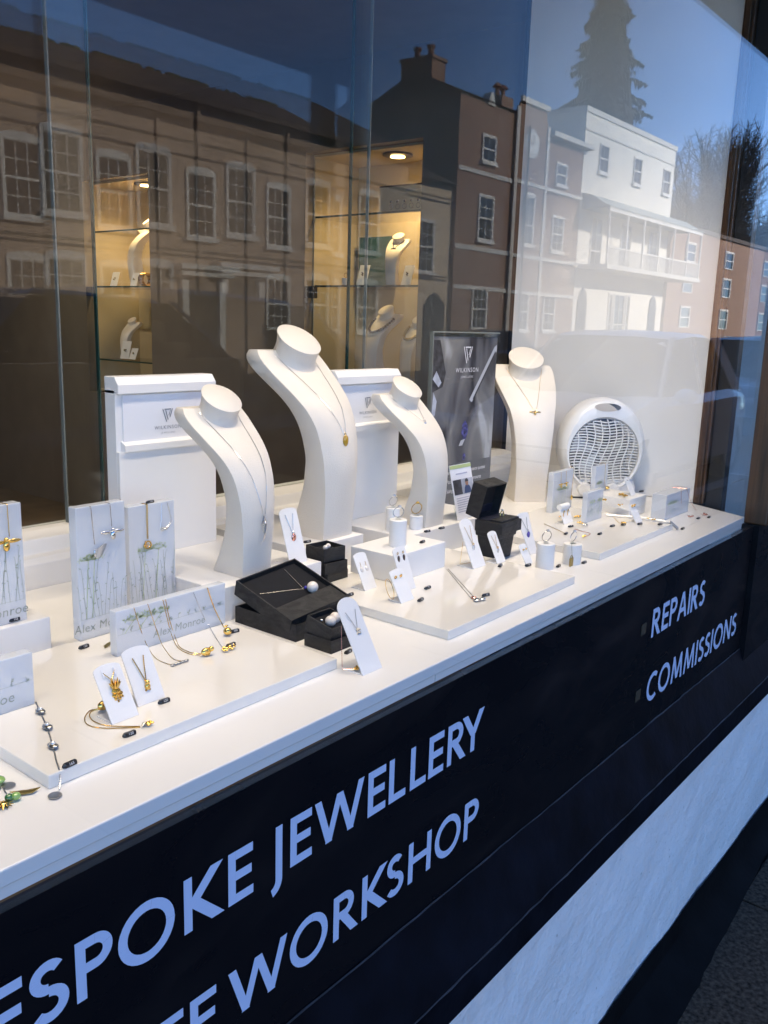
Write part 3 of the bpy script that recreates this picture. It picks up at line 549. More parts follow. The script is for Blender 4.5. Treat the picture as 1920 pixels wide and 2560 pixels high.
# recessed display cabinets on the side wall
def cabinet(label, a, b):
    t = thing('display_cabinet', label, 'cabinet', (SW, (a + b) / 2, 1.04)); l = lambda mb, n, m, **k: mb.xf(Matrix.Translation(-Vector(t.location))).build(n, m, t, **k)
    z0, z1, d = 1.04, 2.16, .34
    l(MB().box(SW + d, SW + d + .01, a, b, z0, z1), 'back_panel', 'cream'); l(MB().box(SW + .051, SW + d, a, a + .008, z0, z1).box(SW + .051, SW + d, b - .008, b, z0, z1), 'side_panel', 'cream'); l(MB().box(SW + .051, SW + d, a + .008, b - .008, z0, z0 + .01).box(SW + .051, SW + d, a + .008, b - .008, z1 - .01, z1), 'end_panel', 'cream')
    for z in (1.22, 1.617, 1.908): l(MB().box(SW + .06, SW + d - .01, a + .01, b - .01, z - .008, z), 'glass_shelf', 'back'); l(MB().box(SW + .054, SW + .06, a + .01, b - .01, z - .008, z), 'shelf_edge', 'edge')
    l(MB().box(SW - .004, SW + .03, b - .05, b - .005, 1.56, 1.61), 'lock', 'dark')
    yc = a + (b - a) * .40; lr = l(MB().lathe([(.028, 0), (.062, 0), (.064, -.008), (.03, -.010)], 24, (SW + .16, yc, z1 - .011)), 'downlight', 'ring', smooth=True)
    o = MB().lathe([(.001, 0), (.030, 0), (.030, .0024), (.001, .0024)], 20, Vector((SW + .16, yc, z1 - .0240)) - t.location).build('lamp_face', 'lampglow', lr)
    d_ = bpy.data.lights.new('cabinet_lamp', 'SPOT'); d_.energy = 5.6; d_.color = (1.0, 0.66, 0.30); d_.shadow_soft_size = .03; d_.spot_size = R(150); d_.spot_blend = .8
    lo = bpy.data.objects.new('cabinet_lamp', d_); scene.collection.objects.link(lo); lo.parent = lr; lo.location = Vector((SW + .16, yc, z1 - .035)) - t.location
    return t
cabinet('lit wall cabinet nearest the window with cream lining and glass shelves', *cabs[0])
cabinet('lit wall cabinet deeper in the shop seen at the left of the window', *cabs[1])

# sliding glass at the back of the window
def slider(label, a, b, y, le, re):
    t = thing('sliding_glass_panel', label, 'glass panel', ((a + b) / 2, y, 1.108), group='sliding panels behind the display'); q = Vector(t.location)
    MB().box(a, b, y, y + .006, 1.1085, 2.45).xf(Matrix.Translation(-q)).build('glass_sheet', 'back', t)
    for x, e in ((a, le), (b, re)):
        if e: MB().box(x - .0013, x + .0013, y - .0008, y + .0068, 1.109, 2.449).xf(Matrix.Translation(-q)).build('polished_edge', e, t)
slider('left sliding glass panel behind the printed acrylic blocks', X0, .905, .754, None, 'edge'); slider('middle sliding glass panel behind the two white boards', .826, 1.61, .743, 'edgel', 'edgel'); slider('right sliding glass panel next to the white end wall', 1.563, 2.255, .754, 'edge', None)

# dim unseen lamps added in the shop ceiling to brighten the interior
for k, (x, y) in enumerate(((.6, 2.4), (1.9, 3.6))):
    t = thing('ceiling_downlight', 'added warm fill lamp in the shop ceiling, %s one' % ('nearer', 'farther')[k], 'lamp', (x, y, 2.499))
    MB().lathe([(.048, 0), (.06, 0), (.06, -.006), (.048, -.004)], 20).build('bezel', 'ring', t); MB().lathe([(.001, -.001), (.046, -.001), (.046, -.003), (.001, -.003)], 16).build('lamp_face', 'lampglow', t)
    d_ = bpy.data.lights.new('shop_fill_lamp', 'SPOT'); d_.spot_size = R(150); d_.spot_blend = .6; d_.shadow_soft_size = .05; d_.energy = 18; d_.color = (1.0, 0.78, 0.55)
    lo = bpy.data.objects.new('shop_fill_lamp', d_); scene.collection.objects.link(lo); lo.parent = t; lo.location = (0, 0, -.012)

# shelf of the window
ds = thing('display_shelf', 'long white window shelf with a thin double front edge', 'shelf', (.5, .3, 1.0)); q = Vector(ds.location)
MB().prism([(X0, .012, 1.014), (2.180, .012, 1.014), (2.252, .163, 1.014), (2.258, .165, 1.014), (2.258, .667, 1.014), (X0, .667, 1.014)], (0, 0, .016)).xf(Matrix.Translation(-q)).build('shelf_top', 'shelf', ds, bevel=.0015)
MB().box(X0, .90, .0165, .05, 1.0015, 1.0135).box(.902, 2.178, .0165, .05, 1.0015, 1.0135).xf(Matrix.Translation(-q)).build('lower_lip', 'shelf', ds)

# downlights in the window ceiling
for k, x in enumerate((-.10, .34, .76, 1.18, 1.56, 1.83, .98)):
    t = thing('ceiling_downlight', 'round downlight in the window ceiling, number %s from the left' % ('one', 'two', 'three', 'four', 'five', 'six', 'seven, added to light the end wall')[k], 'lamp', (x, .13, 2.449))
    MB().lathe([(.048, 0), (.06, 0), (.06, -.006), (.048, -.004)], 20).build('bezel', 'plastic', t)
    MB().lathe([(.001, -.001), (.046, -.001), (.046, -.003), (.001, -.003)], 16).build('lamp_face', 'downlight', t)
    d_ = bpy.data.lights.new('window_lamp', 'SPOT'); d_.spot_size = R(84); d_.spot_blend = .85; d_.shadow_soft_size = .11; d_.energy = LAMP_W; d_.color = (1.0, 0.84, 0.65)
    lo = bpy.data.objects.new('window_lamp', d_); scene.collection.objects.link(lo); lo.parent = t; lo.location = (0, 0, -.012)
    lo.rotation_euler = (R(15), 0, 0)
    if k == 6: lo.rotation_euler = (R(10), R(-46), 0); d_.spot_size = R(48); d_.energy = LAMP_W * 2.3; d_.shadow_soft_size = .09     # extra unseen lamp, added and swivelled to brighten the end wall

# measured positions of the price tags and of the chains (metres)
TAGS = [
  ('150', (0.6002, 0.3519, 1.044)),
  ('120', (0.5658, 0.1448, 1.044)),
  ('120', (0.4931, 0.1064, 1.044)),
  ('165', (0.4189, 0.0954, 1.044)),
  ('150', (0.77, 0.2579, 1.044)),
  ('160', (0.7317, 0.222, 1.044)),
  ('132', (0.5488, 0.4241, 1.076)),
  ('1095', (0.8774, 0.3277, 1.082)),
  ('180', (1.0923, 0.429, 1.082)),
  ('85', (1.0042, 0.2529, 1.044)),
  ('75', (1.1192, 0.1875, 1.044)),
  ('60', (1.0598, 0.1577, 1.044)),
  ('95', (1.1522, 0.0978, 1.044)),
  ('210', (1.3201, 0.1735, 1.044)),
  ('45', (1.3584, 0.1392, 1.044)),
  ('240', (1.4393, 0.1203, 1.03)),
  ('240', (1.4976, 0.0975, 1.03)),
  ('325', (1.2104, 0.267, 1.09)),
  ('90', (1.3096, 0.3282, 1.082)),
  ('275', (1.3509, 0.3246, 1.082)),
  ('70', (1.7053, 0.2323, 1.044)),
  ('55', (1.6353, 0.2073, 1.044)),
  ('85', (1.6856, 0.1555, 1.044)),
  ('65', (1.7759, 0.1689, 1.044)),
  ('95', (1.8072, 0.1574, 1.044)),
  ('125', (1.8425, 0.1344, 1.044)),
  ('140', (1.8729, 0.1005, 1.044)),
  ('110', (1.9285, 0.0691, 1.03)),
  ('80', (2.0682, 0.0834, 1.03)),
  ('90', (2.1011, 0.0695, 1.03)),
  ('75', (2.0591, 0.2251, 1.076)),
  ('130', (0.8452, 0.1185, 1.03)),
  ('115', (0.7611, 0.425, 1.199)),
]
PT = {
  'kl1': [(0.6365, 0.295, 1.1007), (0.6427, 0.295, 1.079), (0.6524, 0.295, 1.0516), (0.6417, 0.2645, 1.0448), (0.6376, 0.2408, 1.0448), (0.6393, 0.2262, 1.0448)],
  'kl2': [(0.6574, 0.295, 1.1007), (0.664, 0.295, 1.0813), (0.6723, 0.295, 1.0557), (0.6707, 0.2838, 1.0448), (0.6536, 0.2432, 1.0448), (0.6558, 0.228, 1.0448)],
  'kl3': [(0.6808, 0.295, 1.1007), (0.6866, 0.295, 1.0757), (0.6935, 0.295, 1.0501), (0.6811, 0.2666, 1.0448), (0.6772, 0.2411, 1.0448), (0.6845, 0.2263, 1.0448)],
  'kl4': [(0.6849, 0.295, 1.1001), (0.6903, 0.295, 1.0732), (0.699, 0.295, 1.0462), (0.684, 0.2666, 1.0448), (0.6818, 0.2421, 1.0448), (0.6891, 0.2284, 1.0448)],
  'kl5': [(0.731, 0.295, 1.0996), (0.7452, 0.295, 1.0677), (0.7561, 0.295, 1.0484), (0.7401, 0.2634, 1.0448), (0.7216, 0.2296, 1.0448)],
  'kl6': [(0.7548, 0.295, 1.1007), (0.7636, 0.295, 1.0765), (0.7747, 0.295, 1.0538), (0.7722, 0.2827, 1.0448)],
  'klp': [(0.6382, 0.2236, 1.0448), (0.6486, 0.2234, 1.0448), (0.6591, 0.2232, 1.0448), (0.6882, 0.2207, 1.0448), (0.7213, 0.2148, 1.0448), (0.7556, 0.2568, 1.0448)],
  'leafL': [(0.6215, 0.3391, 1.0448)],
  'k1a': [(0.6317, 0.374, 1.2187), (0.6332, 0.374, 1.195), (0.6351, 0.374, 1.1702)],
  'k1b': [(0.6599, 0.374, 1.2193), (0.6607, 0.374, 1.2045), (0.6614, 0.374, 1.1905)],
  'k1p': [(0.6402, 0.374, 1.16), (0.6619, 0.374, 1.1818)],
  'k2a': [(0.7497, 0.419, 1.1986), (0.7495, 0.419, 1.1739), (0.7495, 0.419, 1.1502)],
  'k2b': [(0.7756, 0.419, 1.1979), (0.7747, 0.419, 1.1784), (0.7739, 0.419, 1.1589), (0.7818, 0.419, 1.1602), (0.7919, 0.419, 1.1698), (0.7896, 0.419, 1.183), (0.7858, 0.419, 1.1981)],
  'k2p': [(0.7499, 0.419, 1.1416), (0.7818, 0.419, 1.161)],
  'k3a': [(0.4758, 0.29, 1.2573), (0.476, 0.29, 1.2407), (0.4762, 0.29, 1.2227)],
  'k3p': [(0.4713, 0.29, 1.2178)],
  'brace': [(0.4731, 0.2486, 1.0448), (0.4617, 0.2199, 1.0448), (0.4467, 0.1814, 1.0448), (0.428, 0.14, 1.0448), (0.4144, 0.1115, 1.0448), (0.4096, 0.1003, 1.0448), (0.4063, 0.093, 1.0382), (0.4012, 0.0869, 1.0308), (0.3926, 0.0798, 1.0308)],
  'gold1': [(0.5081, 0.184, 1.0448), (0.4999, 0.1866, 1.0448), (0.4874, 0.1771, 1.0448), (0.4796, 0.163, 1.0448), (0.4805, 0.1489, 1.0448), (0.49, 0.1345, 1.0448), (0.5113, 0.115, 1.0448)],
  'gold2': [(0.5073, 0.1828, 1.0448), (0.4996, 0.1839, 1.0448), (0.4906, 0.1735, 1.0448), (0.4875, 0.1573, 1.0448), (0.4931, 0.139, 1.0448), (0.5123, 0.1163, 1.0448)],
  'goldp': [(0.5093, 0.1762, 1.0448), (0.5162, 0.1148, 1.0448), (0.5207, 0.1118, 1.0448)],
  'charm': [(0.3734, 0.1369, 1.0308), (0.3746, 0.1277, 1.0308), (0.3674, 0.1217, 1.0308), (0.3771, 0.1079, 1.0308), (0.3615, 0.1028, 1.0308), (0.3645, 0.1023, 1.0308), (0.3536, 0.0984, 1.0308), (0.3657, 0.1115, 1.0308), (0.3657, 0.1268, 1.0308)],
  'neckM1': [(1.2366, 0.2324, 1.0448), (1.1751, 0.1646, 1.0448), (1.1235, 0.1072, 1.0448)],
  'neckM2': [(1.2406, 0.2324, 1.0448), (1.1802, 0.1629, 1.0448), (1.1329, 0.1084, 1.0448)],
  'neckMp': [(1.1199, 0.0952, 1.0448), (1.1259, 0.1047, 1.0448), (1.1303, 0.0907, 1.0448)],
  'st4loop': [(0.8, 0.0938, 1.086), (0.7903, 0.0822, 1.034), (0.7998, 0.072, 1.034)],
  'padlock': [(1.4028, 0.1, 1.059), (1.4594, 0.115, 1.0769)],
  'rightgold': [(1.6922, 0.2176, 1.0448), (1.6839, 0.196, 1.0448), (1.6766, 0.174, 1.0448), (1.6378, 0.1693, 1.0448), (1.7477, 0.2331, 1.0448), (1.858, 0.1594, 1.0448), (1.7339, 0.2153, 1.0448), (1.7775, 0.2936, 1.0448), (1.8051, 0.2673, 1.0448)],
  'ropeR': [(1.8697, 0.2273, 1.0468), (1.8916, 0.1644, 1.0468), (1.9069, 0.0924, 1.0468), (1.9539, 0.1824, 1.0468), (1.9298, 0.1364, 1.0468), (1.9103, 0.0924, 1.0468)],
  'pinkR': [(2.0776, 0.136, 1.0939), (2.0899, 0.136, 1.0568), (2.1379, 0.1477, 1.0308), (2.0791, 0.1119, 1.0308)],
  'pinkR2': [(2.1091, 0.133, 1.0889), (2.1444, 0.133, 1.0554), (2.1769, 0.13, 1.0308), (2.1169, 0.0903, 1.0308)],
  'pinkp': [(2.0762, 0.1058, 1.0308), (2.1234, 0.0878, 1.0308), (2.1081, 0.2232, 1.0308)],
  'rope_end': [(1.9448, 0.1049, 1.0388), (1.8769, 0.0671, 1.0388)],
  'tr1': [(1.6891, 0.2893, 1.0448), (1.6682, 0.2556, 1.0448), (1.64, 0.2124, 1.0448)],
  'tr2': [(1.8889, 0.2217, 1.0448), (1.8278, 0.1802, 1.0448), (1.8186, 0.1652, 1.0448)],
}

# ================================================================== LETTERING ON THE GLASS
CAP = .0585; ST = .17
def bar(x0, y0, x1, y1, t=ST, sq=None):
    d = Vector((x1 - x0, y1 - y0)).normalized(); n_ = Vector((-d.y, d.x)) * t / 2
    if sq == 'h':   # ends cut horizontally
        dx = t / 2 / max(abs(d.y), .2); return [[(x0 - dx, y0), (x0 + dx, y0), (x1 + dx, y1), (x1 - dx, y1)]]
    return [[(x0 - n_.x, y0 - n_.y), (x1 - n_.x, y1 - n_.y), (x1 + n_.x, y1 + n_.y), (x0 + n_.x, y0 + n_.y)]]
def arc(cx, cy, rx, ry, a0, a1, t=ST, n=18):
    out = []
    for k in range(n):
        a, b = R(a0 + (a1 - a0) * k / n), R(a0 + (a1 - a0) * (k + 1) / n)
        p = lambda an, s_: (cx + (rx + s_ * t / 2) * math.cos(an), cy + (ry + s_ * t / 2) * math.sin(an))
        out.append([p(a, -1), p(b, -1), p(b, 1), p(a, 1)])
    return out
def V(x, y0=0, y1=1): return [[(x, y0), (x + ST, y0), (x + ST, y1), (x, y1)]]
def H(y, x0, x1): return [[(x0, y), (x1, y), (x1, y + ST), (x0, y + ST)]]
h = ST / 2
S_ = arc(.27, .73, .22 - .02, .27 - h, 35, 270, ST) + arc(.27, .29, .25 - .02, .29 - h, 90, -145, ST)
GL = {'E': (.58, V(0) + H(0, ST, .58) + H(.43, ST, .54) + H(1 - ST, ST, .57)), 'L': (.58, V(0) + H(0, ST, .58)), 'T': (.66, V(.245, 0, 1 - ST) + H(1 - ST, 0, .66)), 'I': (ST, V(0)),
      'H': (.86, V(0) + V(.69) + H(.44, ST, .69)), 'P': (.63, V(0) + H(1 - ST, ST, .33) + H(.42, ST, .33) + arc(.33, .71, .30 - h, .29 - h, -90, 90)),
      'R': (.75, V(0) + H(1 - ST, ST, .33) + H(.43, ST, .33) + arc(.33, .715, .29 - h, .285 - h, -90, 90) + bar(.30, .47, .655, .0, .19, 'h')),
      'B': (.64, V(0) + H(0, ST, .34) + H(1 - ST, ST, .33) + H(.45, ST, .34) + arc(.33, .735, .265 - h, .265 - h, -90, 90) + arc(.34, .31, .30 - h, .31 - h, -90, 90)),
      'O': (1.07, arc(.535, .5, .535 - h, .53 - h, 0, 360, n=32)), 'C': (.86, arc(.53, .5, .53 - h, .53 - h, 52, 308, n=26)), 'S': (.54, S_),
      'K': (.84, V(0) + bar(.19, .50, .70, 1.0, .19, 'h') + bar(.20, .52, .72, .0, .2, 'h')), 'J': (.34, V(.17, -.1, 1) + arc(.0, -.06, .255, .25, 0, -72, n=8)),
      'W': (1.46, bar(.09, 1, .42, .02, .17, 'h') + bar(.40, .02, .72, .96, .17, 'h') + bar(.72, .96, 1.06, .02, .17, 'h') + bar(1.04, .02, 1.37, 1, .17, 'h')),
      'Y': (.92, bar(.10, 1, .47, .44, .19, 'h') + bar(.82, 1, .47, .44, .19, 'h') + V(.385, 0, .45)), 'A': (.90, bar(.09, 0, .44, 1, .17, 'h') + bar(.81, 0, .46, 1, .17, 'h') + H(.25, .26, .64)),
      'M': (1.08, bar(.09, 0, .20, 1, .16, 'h') + bar(.20, .98, .54, .10, .16, 'h') + bar(.54, .10, .88, .98, .16, 'h') + bar(.99, 0, .88, 1, .16, 'h')), 'N': (.86, V(0) + V(.69) + bar(.10, .98, .76, .02, .17, 'h'))}
_lm = {}
def letter(ch, x, z, parent):
    if ch not in _lm:
        m_ = MB(); k = 0
        for p in GL[ch][1]:
            e = .00002 * (k % 7); k += 1
            m_.add([(a * CAP, -e, b * CAP) for a, b in p], [tuple(range(len(p)))])
        _lm[ch] = m_.mesh('letter')
    o = link('letter', _lm[ch], 'vinyl', parent); o.location = (x - parent.location.x, 0, z - parent.location.z)
def sign(label, loc, items):
    t = thing('window_lettering', label, 'lettering', (loc[0], -.0003, loc[1]))
    for ch, x in items: letter(ch, x, loc[1], t)
    return t
sign('upper row of big pale capitals reading BESPOKE JEWELLERY on the black riser', (.235, .880), list(zip('BESPOKEJEWELLERY', (.232, .276, .316, .357, .399, .4725, .528, .584, .616, .654, .747, .7875, .831, .8707, .9135, .948))))
sign('lower row of big pale capitals ending in WORKSHOP on the black riser', (.43, .7437), list(zip('TEWORKSHOP', (.4305, .4775, .527, .6165, .689, .741, .7905, .8345, .8935, .965))))
def spread(s_, a, b):
    ws = [GL[c][0] * CAP for c in s_]; gap = (b - a - sum(ws)) / (len(s_) - 1); out = []; x = a
    for c, w_ in zip(s_, ws): out.append((c, x)); x += w_ + gap
    return out
t1_ = sign('short pale word REPAIRS at the right end of the black riser', (1.611, .8765), spread('REPAIRS', 1.611, 1.905))
t2_ = sign('long pale word COMMISSIONS below the word REPAIRS', (1.6157, .7375), spread('COMMISSIONS', 1.6157, 2.169))
for t, x, z in ((t1_, 1.559, .8906), (t2_, 1.562, .7542)): MB().box(x, x + .022, -.0004, .0004, z + .004, z + .026).xf(Matrix.Translation(-Vector(t.location))).build('bullet_square', 'tape', t)

# ================================================================== TRAYS, RISERS, BOARDS
S = 1.03; T = 1.044; P = 1.082
def block(name, label, cat, x0, x1, y0, y1, z0, z1, m, bev=.0012):
    c = Vector(((x0 + x1) / 2, (y0 + y1) / 2, z0)); o = MB().box(x0, x1, y0, y1, z0, z1).xf(Matrix.Translation(-c)).build(name, m, None, bevel=bev, loc=c); return tag(o, label, cat)
block('display_tray', 'glossy cream tray at the left with the pineapple stand and gold chains', 'tray', .396, .795, .095, .385, S, T, 'tray')
block('display_tray', 'glossy cream tray in the middle with pearl earrings and pendant stands', 'tray', .978, 1.362, .050, .338, S, T, 'tray')
block('display_tray', 'glossy cream tray at the right in front of the fan heater', 'tray', 1.540, 1.912, .087, .380, S, T, 'tray')
block('display_riser', 'wide white riser under the left bust and the tall logo board', 'riser', .802, 1.020, .330, .640, S, P, 'white')
block('display_riser', 'white riser under the biggest bust', 'riser', 1.056, 1.215, .405, .640, S, P, 'white')
block('display_riser', 'wide white riser under the bust beside the dark poster', 'riser', 1.250, 1.560, .335, .640, S, P, 'white')
block('display_block', 'white block with a ring cylinder on it, on the middle tray', 'block', 1.106, 1.248, .245, .342, T, 1.090, 'white')
block('display_block', 'white block under the printed acrylic at the far left edge', 'block', .30, .592, .415, .62, S, 1.074, 'white')
block('display_block', 'small white block under a leaning card by the fan heater', 'block', 1.945, 2.040, .205, .30, S, 1.076, 'white')

def logo(parent, x, y, z, w_, m, name='printed_logo'):
    # open triangle of two slanted strokes above the name
    k = w_; g = MB(); Q = lambda pts: g.add([(x + a * k, y, z + b * k) for a, b in pts], [tuple(range(len(pts)))])
    Q([(-.20, .62), (-.17, .62), (-.03, .22), (-.06, .22)]); Q([(-.12, .62), (.13, .62), (.13, .59), (-.12, .59)]); Q([(-.09, .58), (-.06, .58), (.02, .30), (.0, .26)]); Q([(.17, .62), (.20, .62), (.09, .34), (.07, .38)]); Q([(.10, .58), (.12, .58), (.05, .40), (.03, .42)])
    g.build(name, m, parent); text('printed_name', 'WILKINSON', .155 * k, m, parent, (x, y, z), spacing=1.25); text('printed_subtitle', 'JEWELLERS', .075 * k, m, parent, (x, y, z - .14 * k), spacing=1.6)
def logo_board(label, x0, x1, y, z0, z1):
    t = thing('logo_board', label, 'display board', ((x0 + x1) / 2, y, z0)); w_ = (x1 - x0) / 2; hh = z1 - z0; d = .03
    MB().box(-w_, w_, .004, d, 0, hh - .02).build('board', 'white', t, bevel=.001)
    MB().box(-w_, w_, -.003, .004, 0, hh * .60).build('lower_panel', 'white', t, bevel=.001)
    MB().prism([(-w_, d, hh), (-w_, .004, hh), (-w_, -.005, hh - .012), (-w_, -.005, hh - .026), (-w_, d, hh - .026)], (2 * w_, 0, 0)).build('top_rail', 'white', t, bevel=.001)
    MB().prism([(-w_ + .008, -.008, hh * .60), (-w_ + .008, -.008, hh * .60 + .010), (-w_ + .008, .004, hh * .60 + .016), (-w_ + .008, .004, hh * .60)], (2 * w_ - .009, 0, 0)).build('middle_rail', 'white', t)
    MB().box(-w_ + .012, w_ - .001, .0015, .0035, hh * .60 + .014, hh - .028).build('insert_card', 'paper', t)
    logo(t, .0, .0008, hh - .085, .052, 'logo'); return t
logo_board('tall white board with grey logo behind the left bust', .800, .992, .555, P, 1.369)
logo_board('white logo board half hidden behind the biggest bust', 1.236, 1.428, .498, P, 1.372)

# ================================================================== NECKLACE BUSTS
ZP = [0, .03, .07, .115, .145, .165, .185, .2, .218, .235, .248, .257, .262]
WP = [.0310, .031, .0325, .036, .0395, .042, .047, .052, .0575, .0615, .0630, .0620, .0560]
FP = [0, -.002, -.005, -.004, .001, .008, .020, .034, .055, .077, .092, .101, .108]
BP = [.074, .058, .042, .034, .039, .046, .058, .072, .095, .118, .130, .133, .128]
def bust(label, cat_loc, sc, rz, small=False):
    t = thing('necklace_bust', label, 'bust', cat_loc, rz); rings = []; seam = MB()
    def at(lst, z):
        for k in range(len(ZP) - 1):
            if ZP[k] <= z <= ZP[k + 1]: u = (z - ZP[k]) / (ZP[k + 1] - ZP[k]); u2 = u; return lst[k] + (lst[k + 1] - lst[k]) * u2
        return lst[-1]
    zs = [.262 * i / 44 for i in range(45)]
    sm = lambda lst, z: (at(lst, max(z - .008, 0)) + 2 * at(lst, z) + at(lst, min(z + .008, .262))) / 4
    for z in zs:
        w_, f, b = sm(WP, z), sm(FP, z), sm(BP, z); e = min(.006, (b - f) * .3); ring_ = []
        bulge = .010 * min(1, z / .1)
        for k in range(9): u = -1 + 2 * k / 8; ring_.append((w_ * u, f - bulge * (1 - u * u) if abs(u) < 1 else f + e * .3, z))
        ring_ += [(w_ * 1.01, f + e, z), (w_ * 1.0, b - e, z), (w_ * .93, b, z), (0, b + .002, z), (-w_ * .93, b, z), (-w_ * 1.0, b - e, z), (-w_ * 1.01, f + e, z)]
        rings.append([Vector(p) * sc for p in ring_])
    MB().loft(rings).build('torso', 'leather', t, True)
    for i_ in (0, 8): MB().tube([Vector(r_[i_]) + Vector((.0012 if i_ == 0 else -.0012, -.0002, 0)) * sc for r_ in rings[1:43]], .0005 * sc, 4).build('seam', 'leather', t)
    nk = []; ax0, ax1 = Vector((0, .098, .232)), Vector((0, .082, .278)); nrm = Vector((0, -.60, .80)).normalized(); v = Vector((0, .80, .60)).normalized()
    for i in range(9):
        u = i / 8; c = ax0.lerp(ax1, u); r = .0355 - .004 * math.sin(u * 3.14) + (.010 * (1 - u) ** 3); tl = min(1, .35 + u); vv = Vector((0, 1, .75 * tl)).normalized()
        nk.append([(c + Vector((math.cos(2 * math.pi * k / 28) * r, 0, 0)) + vv * math.sin(2 * math.pi * k / 28) * r * .95) * sc for k in range(28)])
    c = ax1; nk.append([(c + nrm * .0015 + Vector((math.cos(2 * math.pi * k / 28) * .033, 0, 0)) + v * math.sin(2 * math.pi * k / 28) * .033 * .95) * sc for k in range(28)])
    MB().loft(nk).build('neck', 'leather', t, True)
    MB().box(-.029 * sc, .029 * sc, .004 * sc, .07 * sc, -.0006, .0004).build('base_card', 'white', t)
    t['sc'] = sc; return t
def front_pt(x, z):
    def at(lst):
        for k in range(len(ZP) - 1):
            if ZP[k] <= z <= ZP[k + 1]: return lst[k] + (lst[k + 1] - lst[k]) * (z - ZP[k]) / (ZP[k + 1] - ZP[k])
        return lst[-1]
    w_ = at(WP); u = max(-1, min(1, x / w_)); return Vector((x, at(FP) - .010 * min(1, z / .1) * (1 - u * u) - .0012, z))
def necklace_on(b, label, m, drop, pend, col=None, r=.0005):
    sc = b['sc']; t = thing('pendant_necklace', label, 'necklace', b.location, b.rotation_euler.z)
    for s_ in (-1, 1):
        pts = [Vector((s_ * .012, .126, .262)), Vector((s_ * .036, .110, .259)), Vector((s_ * .037, .092, .255))]
        for k in range(1, 13): u = k / 12; z = .254 + (drop - .254) * u; pts.append(front_pt(s_ * (.036 * (1 - u ** .9) + .0015), z))
        chain([p * sc for p in pts], m, t, r)
    c = front_pt(0, drop) * sc; pend(t, c); return t
def drop_pendant(stone, metal, l=.014, w_=.0045):
    def f(t, c):
        MB().ball(c + Vector((0, -.002, -l * .55)), l * .55, 10, 8, (w_ / l * 1.8, .35, 1)).build('stone', stone, t, True)
        MB().torus(c + Vector((0, -.001, .001)), .002, .0006, (1, 0, 0), (0, 0, 1), 12, 5).build('bail', metal, t)
    return f
def leaf_pendant(t, c):
    MB().tube([c, c + Vector((.003, -.001, -.012)), c + Vector((.001, -.001, -.028)), c + Vector((-.004, -.001, -.040))], [.0008, .0014, .0011, .0003], 6).tube([c, c + Vector((-.004, -.001, -.010)), c + Vector((-.001, -.001, -.026))], [.0008, .0013, .0004], 6).build('silver_twist', 'silver', t, True)
    MB().ball(c + Vector((0, -.002, -.010)), .0022, 8, 6).build('stone', 'crystal', t, True)
def bee(t, c, m='gold', s_=1.0):
    MB().ball(c + Vector((0, -.002, -.005 * s_)), .0042 * s_, 10, 8, (.8, .6, 1.3)).ball(c + Vector((0, -.002, .001 * s_)), .0024 * s_, 8, 6).build('bee_body', m, t, True)
    for q in (-1, 1): MB().ball(c + Vector((q * .008 * s_, -.0012, -.001 * s_)), .0075 * s_, 10, 5, (1, .12, .26)).build('wing', m, t, True)
bA = bust('medium white bust at the left with a long silver twist pendant', (.893, .345, P), .94, R(0))
bB = bust('biggest white bust in the centre with an amber drop pendant', (1.160, .418, P), 1.245, R(0))
bC = bust('smaller white bust beside the dark poster with a clear oval pendant', (1.362, .350, P), .94, R(0))
bD = bust('white bust turned to the viewer beside the fan heater with a gold bee pendant', (1.948, .470, S), 1.28, R(-43))
necklace_on(bA, 'long silver necklace with a twisted drop on the medium bust', 'silver', .100, leaf_pendant)
necklace_on(bB, 'fine silver necklace with an amber drop on the biggest bust', 'silver', .150, drop_pendant('citrine', 'gold', .019, .007))
necklace_on(bC, 'short silver necklace with a clear oval stone on the bust by the poster', 'dsilver', .212, drop_pendant('crystal', 'silver', .016, .006))
necklace_on(bD, 'gold necklace with a little bee on the bust by the fan heater', 'gold', .178, lambda t, c: bee(t, c))

